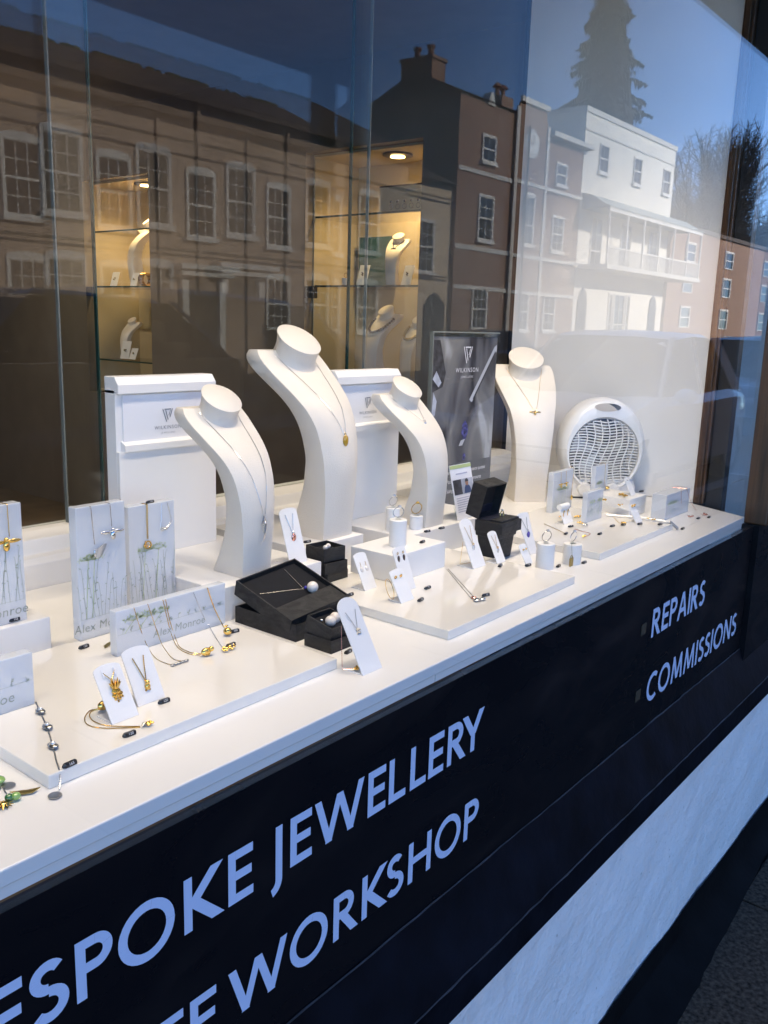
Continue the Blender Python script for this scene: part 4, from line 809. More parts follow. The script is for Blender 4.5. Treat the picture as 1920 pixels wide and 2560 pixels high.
# ================================================================== PRINTED ACRYLIC BLOCKS
def meadow(parent, x0, x1, y, z0, z1, seed, tall=True):
    q = random.Random(seed); g = MB(); d = MB(); W_ = x1 - x0; Hh = z1 - z0
    def line(mb, a, b, t):
        a, b = Vector(a), Vector(b); n_ = Vector((-(b - a).z, 0, (b - a).x)); n_ = n_.normalized() * t / 2 if n_.length else Vector((t, 0, 0)); mb.add([a - n_, b - n_, b + n_, a + n_], [(0, 1, 2, 3)])
    def leaf(mb, p, an, l):
        e = p + Vector((math.cos(an), 0, math.sin(an))) * l; n_ = Vector((-math.sin(an), 0, math.cos(an))) * l * .25; m_ = p.lerp(e, .5); mb.add([p, m_ - n_, e, m_ + n_], [(0, 1, 2, 3)])
    line(d, (x0 + .001, y, z0), (x1 - .001, y, z0 + .001), .0004)
    n = max(6, int(W_ / .0055)) if tall else max(5, int(W_ / .014))
    for k in range(n):
        x = x0 + W_ * (k + .5) / n + q.uniform(-.002, .002); hh = Hh * (q.uniform(.35, .80) if tall else q.uniform(.12, .30)); p = Vector((x, y, z0)); lean = q.uniform(-.15, .15)
        for s_ in range(5):
            e = p + Vector((lean * hh / 5 + q.uniform(-.0008, .0008), 0, hh / 5)); line(d, p, e, .0007); p = e
            if q.random() < .7: leaf(d, p, q.choice([.6, 2.5]) + q.uniform(-.3, .3), q.uniform(.002, .005))
    for k in range(max(1, int(W_ / .03)) if tall else 3):
        x = (x0 + W_ * q.uniform(.12, .80) if k else x0 + W_ * .25) if tall else x0 + W_ * (.06 + .12 * k); hh = Hh * (.82 if tall else .55); b = Vector((x, y - .0001, z0)); top = Vector((x + W_ * .08, y - .0001, z0 + hh * .86)); line(g, b, top, .0009)
        for j in range(9):
            an = R(20 + 140 * j / 8); e = top + Vector((math.cos(an) * .013, 0, math.sin(an) * .006)) * (1 if W_ > .05 else .5); line(g, top, e, .0005)
            for c in range(4): leaf(g, e + Vector((q.uniform(-.0025, .0025), 0, q.uniform(-.0012, .002))), q.uniform(0, 6.28), q.uniform(.002, .004))
    for o in (g.build('printed_umbels', 'print', parent), d.build('printed_stems', 'printd', parent)): o['kind'] = 'stuff'
def acrylic(label, x0, x1, y0, depth, z0, z1, seed, words=None, tall=True, side=None, ms=1.0, wx=.5):
    t = thing('acrylic_block', label, 'acrylic block', ((x0 + x1) / 2, y0, z0)); w_ = (x1 - x0) / 2; hh = z1 - z0
    MB().box(-w_, w_, 0, depth, 0, hh).build('block', 'acrylic', t, bevel=.0012)
    meadow(t, -w_ + .0015, w_ - .0015, -.0003, .028 if words else .012, hh * (.78 if tall else .98), seed, tall)
    if words: text('printed_name', words, .016 * ms, 'cardink', t, (-w_ + 2 * w_ * wx, -.0003, .011), shear=.1, spacing=1.05)
    return t
acrylic('tall printed acrylic block with a silver bee and butterfly, left of its twin', .611, .684, .377, .016, T, 1.221, 31, 'Alex Monroe')
acrylic('tall printed acrylic block with a gold wreath and a price tag on top', .720, .800, .421, .016, S, 1.200, 32, 'Alex Monroe')
acrylic('tall printed acrylic block cut off by the left edge, with a gold moth', .440, .566, .425, .018, 1.074, 1.228, 33, 'Alex Monroe', ms=1.1, wx=.62)
acrylic('long low printed acrylic block with four gold chains over it', .610, .787, .2965, .014, T, 1.103, 34, 'Alex Monroe', False, ms=.95, wx=.55)
acrylic('low printed acrylic block at the far left behind the grey charm bracelet', .30, .471, .246, .016, T, 1.104, 35, 'Alex Monroe', False, ms=1.0, wx=.60)
acrylic('printed acrylic block with two gold bee earrings before the fan heater', 1.806, 1.905, .334, .014, S, 1.138, 36)
acrylic('small printed acrylic block standing between the fan heater and a leaning card', 1.962, 2.03, .304, .012, S, 1.140, 37)
acrylic('short printed acrylic block in the middle of the right tray', 1.765, 1.845, .228, .012, T, 1.112, 38)
acrylic('long low printed acrylic block at the right end with rose gold chains', 1.990, 2.140, .136, .035, S, 1.090, 39, None, False)

# chains and charms on those blocks
def jewel(name, label, cat, loc): return thing(name, label, cat, loc)
def neck(label, paths, m, r=.0006, pend=None, over=None, cat='necklace'):
    o = Vector(paths[0][0]); t = thing('chain_necklace', label, cat, o)
    for p in paths:
        p = [Vector(q) - o for q in p]
        if over: p = [p[0] + Vector((0, over, .0012)), p[0] + Vector((0, .001, .0016))] + p
        chain(p, m, t, r)
    if pend: pend(t, o)
    return t
def blob(name, m, c, r, s_=(1, 1, 1)):
    def f(t, o): MB().ball(Vector(c) - o + Vector((0, 0, 0)), r, 10, 7, s_).build(name, m, t, True)
    return f
def multi(*fs):
    def f(t, o):
        for g in fs: g(t, o)
    return f
def lumps(name, m, c, r, n, spread_, seed, flat_=.7):
    def f(t, o):
        q = random.Random(seed); mb = MB()
        for k in range(n): mb.ball(Vector(c) - o + Vector((q.uniform(-1, 1) * spread_[0], q.uniform(-1, 1) * spread_[1], r * .7 + q.uniform(0, 1) * spread_[2])), r * q.uniform(.6, 1.1), 8, 5, (1, 1, flat_))
        mb.build(name, m, t, True)
    return f
neck('fine gold chain ending in a grey leaf bar on the left tray', [PT['kl1'], PT['kl2']], 'gold', .0005, multi(*[blob('leaf_bead', 'dsilver', Vector(PT['klp'][0]).lerp(Vector(PT['klp'][2]), k / 4) + Vector((0, 0, .001)), .0028, (1.2, .8, .6)) for k in range(5)]), .013)
neck('double gold chain with a gold elephant charm', [PT['kl3'], PT['kl4']], 'gold', .0006, multi(blob('elephant_body', 'gold', Vector(PT['klp'][3]) + Vector((0, 0, .005)), .0065, (1.2, .7, .8)), blob('elephant_head', 'gold', Vector(PT['klp'][3]) + Vector((.006, -.003, .008)), .0035), lumps('elephant_legs', 'gold', Vector(PT['klp'][3]), .002, 7, (.006, .003, .001), 3)), .013)
neck('thin silver chain with a gold cluster charm beside a price tag', [PT['kl5']], 'silver', .0005, lumps('gold_cluster', 'gold', Vector(PT['klp'][4]), .0022, 13, (.010, .004, .003), 5), .013)
neck('gold rope chain with a round gold apple charm', [PT['kl6']], 'gold', .0009, multi(blob('apple', 'gold', Vector(PT['klp'][5]) + Vector((0, 0, .0055)), .0058, (1, 1, .92)), blob('apple_leaf', 'gold', Vector(PT['klp'][5]) + Vector((-.001, .002, .0125)), .004, (1, .4, .35))), .013)
o_ = MB().prism([(0, 0, 0), (.008, .002, .0006), (.019, .010, .002), (.010, .010, .001), (.002, .006, .0004)], (0, 0, .0006)).build('leaf_charm', 'brass', None, loc=Vector(PT['leafL'][0]) + Vector((-.004, -.006, 0))); tag(o_, 'dull brass leaf lying behind the long acrylic block', 'charm')
neck('silver chain with a pale butterfly on the tall acrylic block', [PT['k1a']], 'silver', .0007, multi(lambda t, o: MB().prism([(0, 0, .004), (.012, 0, .010), (.016, 0, .009), (.009, 0, -.004), (.004, 0, -.008), (-.003, 0, -.006)], (0, -.001, 0)).xf(Matrix.Translation(Vector(PT['k1p'][0]) - o + Vector((-.004, -.001, 0)))).build('butterfly_wing', 'crystal', t), blob('butterfly_body', 'silver', Vector(PT['k1p'][0]) + Vector((-.006, -.0015, -.001)), .0055, (.3, .3, 1))), .013)
neck('silver chain with a spread winged silver bee', [PT['k1b']], 'silver', .0007, lambda t, o: bee(t, Vector(PT['k1p'][1]) - o + Vector((0, 0, .003)), 'silver', 1.15), .013)
neck('gold double chain with an openwork gold wreath', [PT['k2a'], [Vector(p) + Vector((.0016, 0, 0)) for p in PT['k2a']]], 'gold', .0007, lambda t, o: (MB().torus(Vector(PT['k2p'][0]) - o + Vector((0, -.001, 0)), .0052, .0012, (1, 0, 0), (0, 0, 1), 18, 6).build('wreath', 'gold', t, True), lumps('wreath_leaves', 'gold', Vector(PT['k2p'][0]) + Vector((0, -.001, -.004)), .0013, 12, (.006, .0006, .009), 8)(t, o)), .013)
neck('silver chain looped to a small silver bird on the acrylic block', [PT['k2b']], 'silver', .0005, multi(lumps('bird', 'silver', Vector(PT['k2p'][1]) + Vector((0, -.001, -.003)), .0022, 8, (.006, .0006, .003), 9)), .0)
neck('gold chain with a gold moth at the far left edge', [[(0.5467, 0.423, 1.2271), (0.547, 0.423, 1.208), (0.5473, 0.423, 1.1874)]], 'gold', .0007, lambda t, o: bee(t, Vector((0.542, .423, 1.183)) - o, 'gold', 1.3), .015)
br = Vector(PT['brace'][0]); t = thing('charm_bracelet', 'grey bracelet with three oval charms draped over the left tray corner', 'bracelet', br)
chain([Vector(p) - br for p in PT['brace'][:8]], 'dsilver', t, .0009)
for k in (1, 2, 3): MB().ball(Vector(PT['brace'][k]) - br + Vector((0, 0, .0022)), .0058, 12, 8, (.78, 1.25, .42)).build('oval_charm', 'dsilver', t, True); MB().ball(Vector(PT['brace'][k]) - br + Vector((0, 0, .0042)), .0026, 8, 6).build('stone', 'crystal', t, True)
MB().lathe([(.001, 0), (.0062, 0), (.0062, .0008), (.001, .0008)], 20, Vector(PT['brace'][8]) - br + Vector((0, 0, .0004))).build('disc', 'dsilver', t)
neck('gold bracelet curled on the tray before the pineapple stand', [PT['gold1'], PT['gold2']], 'gold', .0007, multi(lumps('bead', 'dsilver', PT['goldp'][1], .0022, 6, (.003, .002, .001), 2), lumps('bead', 'gold', PT['goldp'][2], .0022, 7, (.003, .002, .002), 4), blob('tag_leaf', 'gold', Vector(PT['goldp'][0]) + Vector((0, 0, .006)), .009, (.8, .5, .6))), cat='bracelet')
cb = Vector(PT['charm'][0]); t = thing('charm_bracelet', 'charm bracelet with green beads and a brass leaf cut by the left edge', 'bracelet', cb); C_ = [Vector(p) - cb for p in PT['charm']]
chain([C_[8], C_[0], C_[2], C_[7], C_[4], C_[6]], 'silver', t, .0008)
MB().lathe([(.001, 0), (.006, 0), (.006, .0008), (.001, .0008)], 18, C_[1]).build('disc', 'dsilver', t)
MB().prism([(-.008, .008, 0), (-.004, .003, .001), (.004, -.003, .0012), (.013, -.008, .002), (.004, -.010, .001), (-.005, -.004, .0006)], (0, 0, .0009)).xf(Matrix.Translation(C_[3])).build('leaf', 'brass', t)
MB().ball(C_[4] + Vector((0, 0, .0035)), .0042, 10, 8, (1, 1, .8)).build('bead', 'green', t, True); MB().ball(C_[5] + Vector((.002, -.002, .0035)), .0045, 10, 8, (1, 1, .8)).build('bead', 'lime', t, True); MB().ball(C_[0] + Vector((-.002, .003, .003)), .006, 10, 8, (1, 1.2, .5)).build('bead', 'lime', t, True)
sn = MB().ball(C_[6] + Vector((0, 0, .002)), .0045, 10, 6, (1, 1, .5))
for k in range(12): a = 6.283 * k / 12; sn.tube([C_[6] + Vector((math.cos(a) * .004, math.sin(a) * .004, .002)), C_[6] + Vector((math.cos(a) * .0085, math.sin(a) * .0085, .001))], [.0012, .0003], 5)
sn.build('sun_charm', 'gold', t, True)

# ================================================================== SMALL CARD STANDS
def stand(label, x0, y0, z0, w_, dy, dz, foot, arch=.35, taper=1.0, name='card_stand', cat='stand'):
    t = thing(name, label, cat, (x0, y0, z0)); n = 12; th = .0014; front = []
    hw0, hw1 = w_ / 2, w_ / 2 * taper; ah = arch * w_ * .5
    out = [(-hw0, 0), (hw0, 0)]
    for k in range(n + 1): a = math.pi * k / n; out.append((hw1 * math.cos(a), 1 + ah * math.sin(a) / math.hypot(dy, dz) if arch else 1))
    nrm = Vector((0, -dz, dy)).normalized() * th
    pts = [Vector((u + hw0, dy * v, .0004 + dz * v)) for u, v in out]
    MB().prism(pts, -nrm).build('card', 'suede', t)
    if foot: MB().box(0, w_, .0012, foot, 0.0002, .0016).build('foot', 'suede', t)
    t['g'] = (w_, dy, dz); return t
def on(t, u, v, e=.0013):
    w_, dy, dz = t['g']; n_ = Vector((0, -dz, dy)).normalized() * e; return Vector((w_ / 2 + u * w_ / 2, dy * v, .0004 + dz * v)) + n_
def vneck(st_, label, m, pend, drop=.55, r=.0006, half=.45, topv=.95, cat='necklace'):
    t = thing('pendant_necklace', label, cat, st_.location)
    for s_ in (-1, 1): chain([on(st_, s_ * half, topv), on(st_, s_ * half * .5, (topv + drop) / 2), on(st_, s_ * .03, drop)], m, t, r, smooth=False)
    pend(t, on(st_, 0, drop)); return t
def studs(st_, label, fn, v=.72, half=.42, name='earring_pair'):
    t = thing(name, label, 'earrings', st_.location)
    for s_ in (-1, 1): fn(t, on(st_, s_ * half, v))
    return t
def pineapple(t, c):
    b = MB(); fc = c + Vector((.001, -.005, -.0215))
    for i in range(7):
        z = -.010 + .020 * i / 6; rr_ = .0078 * math.sqrt(max(.1, 1 - (z / .0115) ** 2))
        for k in range(9): a = 6.283 * (k + .5 * (i % 2)) / 9; b.ball(fc + Vector((math.cos(a) * rr_ * .9, math.sin(a) * rr_ * .7, z)), .0024, 6, 4)
    b.ball(fc, .0078, 10, 8, (.85, .65, 1.25)); b.build('fruit', 'gold', t, True); lf = MB(); lc = c + Vector((.0005, -.005, -.011))
    for k in range(16): a = 6.283 * k / 8 + .3; h_ = .45 + .55 * (k % 3) / 2; lf.tube([lc, lc + Vector((math.cos(a) * .0035, math.sin(a) * .0025, .004 + .003 * h_)), lc + Vector((math.cos(a) * .0075 * (1.25 - h_ * .7), math.sin(a) * .004, .006 + .008 * h_))], [.0018, .0015, .0002], 5)
    lf.build('leaves', 'gold', t, True)
s1 = stand('small white stand with the gold pineapple pendant', .496, .141, T, .033, .031, .048, .028)
vneck(s1, 'gold necklace with a pineapple on a small stand', 'gold', pineapple, .78, .0006)
for u in (-.45, .42): MB().prism([on(s1, u - .06, 1.02), on(s1, u + .06, 1.02), on(s1, u + .06, .86), on(s1, u - .06, .86)], (0, -.0004, 0)).build('slot_strip', 'paper', s1)
s2 = stand('small white stand with a little gold teddy bear, beside the pineapple', .540, .157, T, .036, .028, .051, .0)
vneck(s2, 'gold necklace with a tiny bear on a small stand', 'gold', lambda t, c: MB().ball(c + Vector((0, -.003, -.006)), .0042, 10, 7, (.85, .7, 1)).ball(c + Vector((0, -.003, -.001)), .0028, 8, 6).ball(c + Vector((-.0025, -.003, -.010)), .0018, 6, 4).ball(c + Vector((.0025, -.003, -.010)), .0018, 6, 4).build('bear', 'gold', t, True), .42, .0008, .4, .9)
s3 = stand('white stand between the medium and biggest busts', .966, .347, P, .039, .026, .080, .032, .3)
vneck(s3, 'silver necklace with a pink stone between the two busts', 'silver', drop_pendant('rose', 'silver', .012, .005), .58)
s4 = stand('leaning white stand alone at the front edge with a grey charm', .799, .055, S, .038, .043, .074, .034, .75)
vneck(s4, 'dark silver necklace with a row of charms on the leaning front stand', 'dsilver', lambda t, c: lumps('charm_row', 'dsilver', c + Vector((.002, -.001, -.014)), .0022, 10, (.003, .001, .014), 6)(t, Vector((0, 0, 0))), .66, .0005, .5)
sl = Vector(PT['st4loop'][0]); t = thing('chain_loop', 'rose gold chain hanging behind the leaning front stand', 'necklace', sl); chain([Vector(p) - sl for p in PT['st4loop']], 'rose', t, .0005, smooth=False); lumps('clasp', 'gold', Vector((.806, .070, 1.033)), .0022, 8, (.006, .003, .002), 7)(t, sl)
s5 = stand('white earring stand with two white pearl drops', 1.039, .253, T, .030, .026, .051, .029, .3)
def pdrop(t, c): MB().ball(c + Vector((0, -.003, -.012)), .0042, 12, 8, (1, 1, 1.25)).build('pearl', 'pearl', t, True); chain([c, c + Vector((0, -.002, -.004)), c + Vector((0, -.003, -.008))], 'gold', t, .0005, 'hook', False)
studs(s5, 'pair of white pearl drop earrings on the middle tray', pdrop, .80)
s6 = stand('white earring stand with two brown stone drops', 1.077, .205, T, .033, .025, .062, .0, .3)
def gdrop(t, c): MB().ball(c + Vector((0, -.002, -.010)), .0070, 12, 8, (.42, .35, 1)).build('stone', 'garnet', t, True); MB().torus(c, .0018, .0005, (1, 0, 0), (0, 0, 1), 10, 5).build('hook', 'gold', t)
studs(s6, 'pair of long brown stone earrings', gdrop, .92)
s7 = stand('low white earring stand with gold studs at the front of the middle tray', 1.028, .172, T, .033, .025, .043, .025, .2)
studs(s7, 'pair of gold flower studs on the low stand', lambda t, c: lumps('flower', 'gold', c + Vector((0, -.001, -.005)), .0015, 8, (.0022, .001, .005), 12)(t, Vector((0, 0, 0))), .86, .4)
hp = Vector((1.028, .182, T)); t = thing('gold_hoop', 'thin gold hoop leaning behind the low stud stand', 'earring', hp); MB().torus((-.004, .010, .020), .015, .0005, (.3, .6, .1), (-.1, .1, 1), 28, 5).build('hoop_wire', 'gold', t)
s8 = stand('tall white stand with a fine gold pendant beside the black ring box', 1.271, .199, T, .039, .034, .072, .036, .55)
vneck(s8, 'fine gold necklace with a small clear stone left of the ring box', 'gold', drop_pendant('crystal', 'gold', .009, .004), .52, .0005)
t = thing('chain_loop', 'gold chain hanging behind the tall stand by the ring box', 'necklace', (1.274, .226, T)); chain([(0, 0, .045), (-.0005, .004, .003), (.020, 0, .002), (.030, -.006, .003)], 'gold', t, .0005, smooth=False)
s9 = stand('small white stand with a gold pendant in front of the black ring box', 1.331, .187, T, .028, .024, .049, .024, .4)
vneck(s9, 'gold necklace with a tiny stone in front of the ring box', 'gold', drop_pendant('crystal', 'gold', .008, .0035), .50, .0005)
s10 = stand('tapering white stand with a violet stone behind the ring cylinders', 1.478, .202, S, .026, .031, .073, .0, .35, 1.75)
vneck(s10, 'silver necklace with a violet stone on the tapering stand', 'dsilver', drop_pendant('sapphire', 'silver', .013, .006), .58, .0006, .8, .92)
s11 = stand('tiny white stand with two stud earrings beside a ring cylinder', 1.362, .146, T, .024, .018, .031, .0, .25)
studs(s11, 'pair of tiny gold studs beside the ring cylinder', lambda t, c: MB().ball(c + Vector((0, -.001, 0)), .0018, 8, 6).build('stud', 'gold', t, True), .78, .4)
s12 = stand('curled white card with gold hoop earrings on the right tray', 1.716, .254, T, .042, .016, .036, .02, .2)
studs(s12, 'pair of gold hoops on the curled white card', lambda t, c: MB().torus(c + Vector((0, -.003, -.008)), .007, .0009, (1, .3, 0), (0, 0, 1), 16, 5).build('hoop', 'gold', t, True), .8, .45)
MB().tube([(.001, .016, .036), (.041, .016, .036)], .006, 14).build('rolled_top', 'suede', s12, True)
s13 = stand('narrow leaning white card with gold drops on the right tray', 1.846, .145, T, .033, .023, .038, .0, .0)
studs(s13, 'pair of gold cluster drops on the narrow leaning card', lambda t, c: lumps('cluster', 'gold', c + Vector((0, -.002, -.006)), .002, 8, (.003, .001, .007), 15)(t, Vector((0, 0, 0))), .92, .35)
s14 = stand('white card leaning on the small block next to the fan heater', 1.990, .222, 1.076, .026, .022, .040, .0, .0)
studs(s14, 'pair of tiny silver studs on the card by the fan heater', lambda t, c: MB().ball(c + Vector((0, -.001, 0)), .0016, 8, 6).build('stud', 'silver', t, True), .85, .4)
# bee earrings hanging from an acrylic block, and other small gold on the right
for k, x in enumerate((1.836, 1.862)):
    t = thing('bee_earring', 'gold bee earring hanging %s on the acrylic block before the fan heater' % ('left', 'right')[k], 'earring', (x, .332, 1.137)); chain([(0, 0, 0), (.0005, -.001, -.012), (0, -.001, -.024)], 'gold', t, .0006); bee(t, Vector((0, -.001, -.028)), 'gold', .8)
t = thing('chain_necklace', 'gold chain with a charm at the right end of the bee earring block', 'necklace', (1.898, .332, 1.139)); chain([(0, .012, .001), (0, 0, .001), (-.001, -.001, -.03), (-.003, -.001, -.062)], 'gold', t, .0006); MB().ball((-.003, -.002, -.069), .005, 10, 7, (.7, .5, 1.3)).build('charm', 'gold', t, True)
t = thing('chain_necklace', 'gold chain over the small acrylic block by the fan heater', 'necklace', (2.008, .303, 1.141)); chain([(-.01, .011, .001), (0, 0, .001), (.002, -.001, -.04), (.004, -.004, -.058)], 'gold', t, .0006); MB().ball((.006, -.008, -.058), .006, 10, 7, (1.2, .8, .7)).build('charm', 'gold', t, True)
def scatter(label, pts, m, r, n, spread_, seed, name='gold_charms', cat='jewellery'):
    o = Vector(pts[0]); t = thing(name, label, cat, o)
    for k, p in enumerate(pts): lumps('charm', m, p, r, n, spread_, seed + k)(t, o)
    return t
RG = PT['rightgold']
scatter('scattered gold charms on the right tray behind the price tags', [RG[7], RG[8], RG[4]], 'gold', .0025, 9, (.008, .006, .002), 40)
neck('rose gold chain in a loose loop with pale charms on the right tray', [[RG[0], RG[1], RG[2], RG[3]]], 'rose', .0007, multi(lumps('charm', 'silver', RG[6], .003, 7, (.008, .005, .001), 50), lumps('charm', 'gold', RG[3], .0026, 6, (.008, .003, .001), 51)))
neck('fine gold chain running to a price tag on the right tray', [PT['tr1']], 'gold', .0006); neck('fine gold chain in the middle of the right tray', [PT['tr2']], 'gold', .0006, lumps('charm', 'gold', PT['tr2'][-1], .0028, 8, (.006, .004, .001), 53))
wd = jewel('bead_wand', 'slim cream rod with gold charms laid diagonally on the right tray', 'rod', PT['ropeR'][0]); o = Vector(PT['ropeR'][0])
MB().tube([Vector(PT['ropeR'][0]) - o, Vector(PT['ropeR'][1]) - o + Vector((0, 0, .002)), Vector((1.905, .092, 1.0475)) - o], .0026, 8).build('rod', 'tray', wd, True); MB().tube([Vector((1.905, .092, 1.0475)) - o, Vector((1.917, .078, 1.033)) - o], .0034, 8).build('rod_tip', 'dsilver', wd, True); lumps('charm', 'gold', (1.894, .140, 1.0475), .0024, 10, (.004, .022, .001), 54)(wd, o)
arch_pts = []
for k in range(15): u = k / 14; arch_pts.append((1.876 + .09 * u, .272 - .085 * u, 1.045 + .038 * (1 - u) ** 1.6))
rb = MB().loft([[(x, y, z), (x + .010, y + .016, z), (x + .010, y + .016, z + .0022), (x, y, z + .0022)] for x, y, z in arch_pts]).xf(Matrix.Translation((-1.92, -.23, -T))).build('curved_ramp', 'tray', None, True, loc=(1.92, .23, T)); tag(rb, 'curved cream ramp sloping down beside the short acrylic block', 'ramp')
scatter('gold charms resting on top of the curved cream ramp', [(1.885, .270, 1.085), (1.905, .250, 1.072), (1.93, .222, 1.060)], 'gold', .003, 6, (.005, .004, .002), 60)
scatter('gold nugget and pearl on the small white block by the fan heater', [(1.963, .226, 1.0765), (1.972, .240, 1.0765)], 'gold', .0035, 7, (.006, .004, .003), 66)
neck('rose gold chain hanging left on the right hand acrylic block', [PT['pinkR']], 'rose', .0006, lumps('flower', 'rose', PT['pinkp'][0], .0022, 8, (.006, .004, .001), 70), .02); neck('rose gold chain hanging right on the right hand acrylic block', [PT['pinkR2']], 'rose', .0006, lumps('flower', 'rose', PT['pinkp'][1], .003, 9, (.006, .005, .002), 71), .02)
scatter('rose gold flower lying left of the right hand acrylic block', [(1.968, .165, S + .0005)], 'rose', .002, 8, (.008, .004, .001), 72)
neck('silver necklace laid diagonally on the middle tray with a leafy charm', [PT['neckM1'], PT['neckM2']], 'dsilver', .0006, multi(blob('leaf', 'silver', Vector(PT['neckMp'][0]) + Vector((0, 0, .002)), .007, (1, .8, .3)), blob('ring_link', 'rose', Vector(PT['neckMp'][1]) + Vector((0, 0, .002)), .005, (.8, 1, .4)), blob('leaf', 'silver', Vector(PT['neckMp'][2]) + Vector((0, 0, .002)), .0055, (1.2, .7, .4))))

# ================================================================== RING CYLINDERS
def ringstand(label, rl, x, y, z, r, hh, stone, tilt, rr_=.0088):
    t = thing('ring_cylinder', label, 'ring stand', (x, y, z)); MB().lathe([(.001, 0), (r, 0), (r, hh - .001), (r - .001, hh), (.001, hh)], 28).build('cylinder', 'suede', t, True)
    g = thing('ring', rl, 'ring', (x, y, z + hh)); u = Vector((math.cos(tilt), math.sin(tilt), 0)); c = Vector((0, 0, rr_ + .0035))
    MB().torus(c, rr_, .0008, u, (0.15, -.1, 1), 26, 6).build('band', 'silver' if stone != 'citrine' else 'gold', g, True)
    MB().ball(c + Vector((.001, -.001, rr_ + .0012)), .0034, 8, 4, (1.2, 1, .8)).build('stone', stone, g); MB().lathe([(.006, .0), (.0025, .002), (.0015, .004), (.001, .005)], 12).build('clear_clip', 'clear', g)
ringstand('left white ring cylinder behind the block on the poster side riser', 'silver ring with crystals on the left rear cylinder', 1.275, .385, P, .0135, .044, 'crystal', -.3)
ringstand('front white ring cylinder standing on the white block', 'silver ring on the cylinder that stands on the white block', 1.165, .288, 1.090, .0150, .046, 'crystal', -.9)
ringstand('short right white ring cylinder beside the small bust', 'gold ring with an amber stone on the short rear cylinder', 1.318, .362, P, .0125, .026, 'citrine', -.6, .010)
ringstand('taller white ring cylinder on the shelf right of the middle tray', 'silver ring with a clear stone on the taller front cylinder', 1.416, .138, S, .0165, .047, 'crystal', -.5, .0095)
ringstand('shorter white ring cylinder with a gold padlock hanging beside it', 'silver ring on the shorter cylinder by the padlock', 1.484, .118, S, .0170, .038, 'crystal', -.15, .0095)
pk = Vector((1.455, .103, 1.044)); t = thing('padlock_pendant', 'gold padlock pendant hanging beside the shorter ring cylinder', 'pendant', pk)
MB().prism([(-.0055, 0, -.012), (.0055, 0, -.012), (.006, 0, .004), (-.006, 0, .004)], (0, .003, 0)).build('lock_body', 'brass', t, bevel=.0006); MB().torus((0, .0015, .005), .0035, .0009, (1, 0, 0), (0, 0, 1), 14, 5).build('shackle', 'brass', t); chain([(0, .001, .009), (.004, .004, .018), (.014, .010, .026), (.022, .012, .027)], 'gold', t, .0004)

# ================================================================== BLACK BOXES
def open_box(mb, w_, d, hh, wall=.002):
    mb.box(-w_ / 2, w_ / 2, -d / 2, d / 2, 0, wall).box(-w_ / 2, w_ / 2, -d / 2, -d / 2 + wall, wall, hh).box(-w_ / 2, w_ / 2, d / 2 - wall, d / 2, wall, hh).box(-w_ / 2, -w_ / 2 + wall, -d / 2 + wall, d / 2 - wall, wall, hh).box(w_ / 2 - wall, w_ / 2, -d / 2 + wall, d / 2 - wall, wall, hh); return mb
nb = thing('necklace_box', 'large open black box tilted on its lid with a pearl necklace inside', 'jewellery box', (.888, .260, S), R(0))
open_box(MB(), .122, .122, .024).build('lid_tray', 'blackbox', nb)
tl = Matrix.Translation((-.003, .006, .030)) @ Matrix.Rotation(R(17), 4, 'X') @ Matrix.Rotation(R(-6), 4, 'Y')
bx_ = open_box(MB(), .116, .116, .024).xf(tl).build('box_tray', 'blackbox', nb); MB().box(-.055, .055, -.020, .055, .010, .017).xf(tl).build('velvet_pad', 'velvet', nb); MB().box(-.056, .056, -.056, -.022, .012, .022).xf(tl).build('card_flap', 'blackbox', nb, bevel=.001)
pn = thing('pearl_necklace', 'white chain with one big pearl inside the large black box', 'necklace', nb.location); pp = [tl @ Vector(p) for p in ((-.045, .020, .0182), (.018, -.004, .0182), (.030, .050, .0182))]
chain([pp[0], pp[1]], 'silver', pn, .0005, smooth=False); chain([pp[1], pp[2]], 'silver', pn, .0005, smooth=False); MB().ball(tl @ Vector((.026, -.014, .024)), .0085, 16, 12).build('pearl', 'pearl', pn, True); MB().ball(tl @ Vector((.020, -.006, .021)), .0026, 8, 6).build('blue_bail', 'sapphire', pn, True)
def smallbox(label, loc, rz, lidtilt, w_=.046):
    t = thing('earring_box', label, 'jewellery box', loc, rz); open_box(MB(), w_ + .003, w_ + .003, .018).build('lid_tray', 'blackbox', t)
    tm = Matrix.Translation((0, .003, .017 if lidtilt else .019)) @ Matrix.Rotation(R(lidtilt), 4, 'X'); open_box(MB(), w_, w_, .022).xf(tm).build('box_tray', 'blackbox', t); MB().box(-w_ / 2 + .003, w_ / 2 - .003, -w_ / 2 + .003, w_ / 2 - .003, .008, .015).xf(tm).build('velvet_pad', 'velvet', t); return t, tm
t, tm = smallbox('small open black box with two large pearl studs beside the leaning stand', (.851, .158, S), R(0), 12)
e = thing('pearl_studs', 'pair of large pearl studs in the small front black box', 'earrings', t.location)
for x in (-.002, .011): MB().ball(tm @ Vector((x - .001, -.002 + x * .3, .020)), .0078, 14, 10).build('pearl', 'pearl', e, True)
MB().ball(tm @ Vector((-.012, .006, .019)), .0022, 8, 6).build('post', 'silver', e, True)
bb = tag(open_box(MB(), .052, .052, .026).build('closed_box', 'blackbox', None, loc=(1.054, .351, S)), 'lowest black box under the stack by the biggest bust', 'jewellery box'); bb.rotation_euler.z = R(2)
MB().box(-.026, .026, -.026, .026, .0262, .0285).build('box_top', 'blackbox', bb)
t, tm = smallbox('upper open black box of the stack with two small white pearls', (1.052, .348, S + .0287), R(-6), 0)
e = thing('pearl_studs', 'pair of small white pearl studs in the top box of the stack', 'earrings', (1.052, .348, S + .0287))
for x in (-.006, .006): MB().ball((x, x * .4, .0385), .0044, 12, 9).build('pearl', 'pearl', e, True)
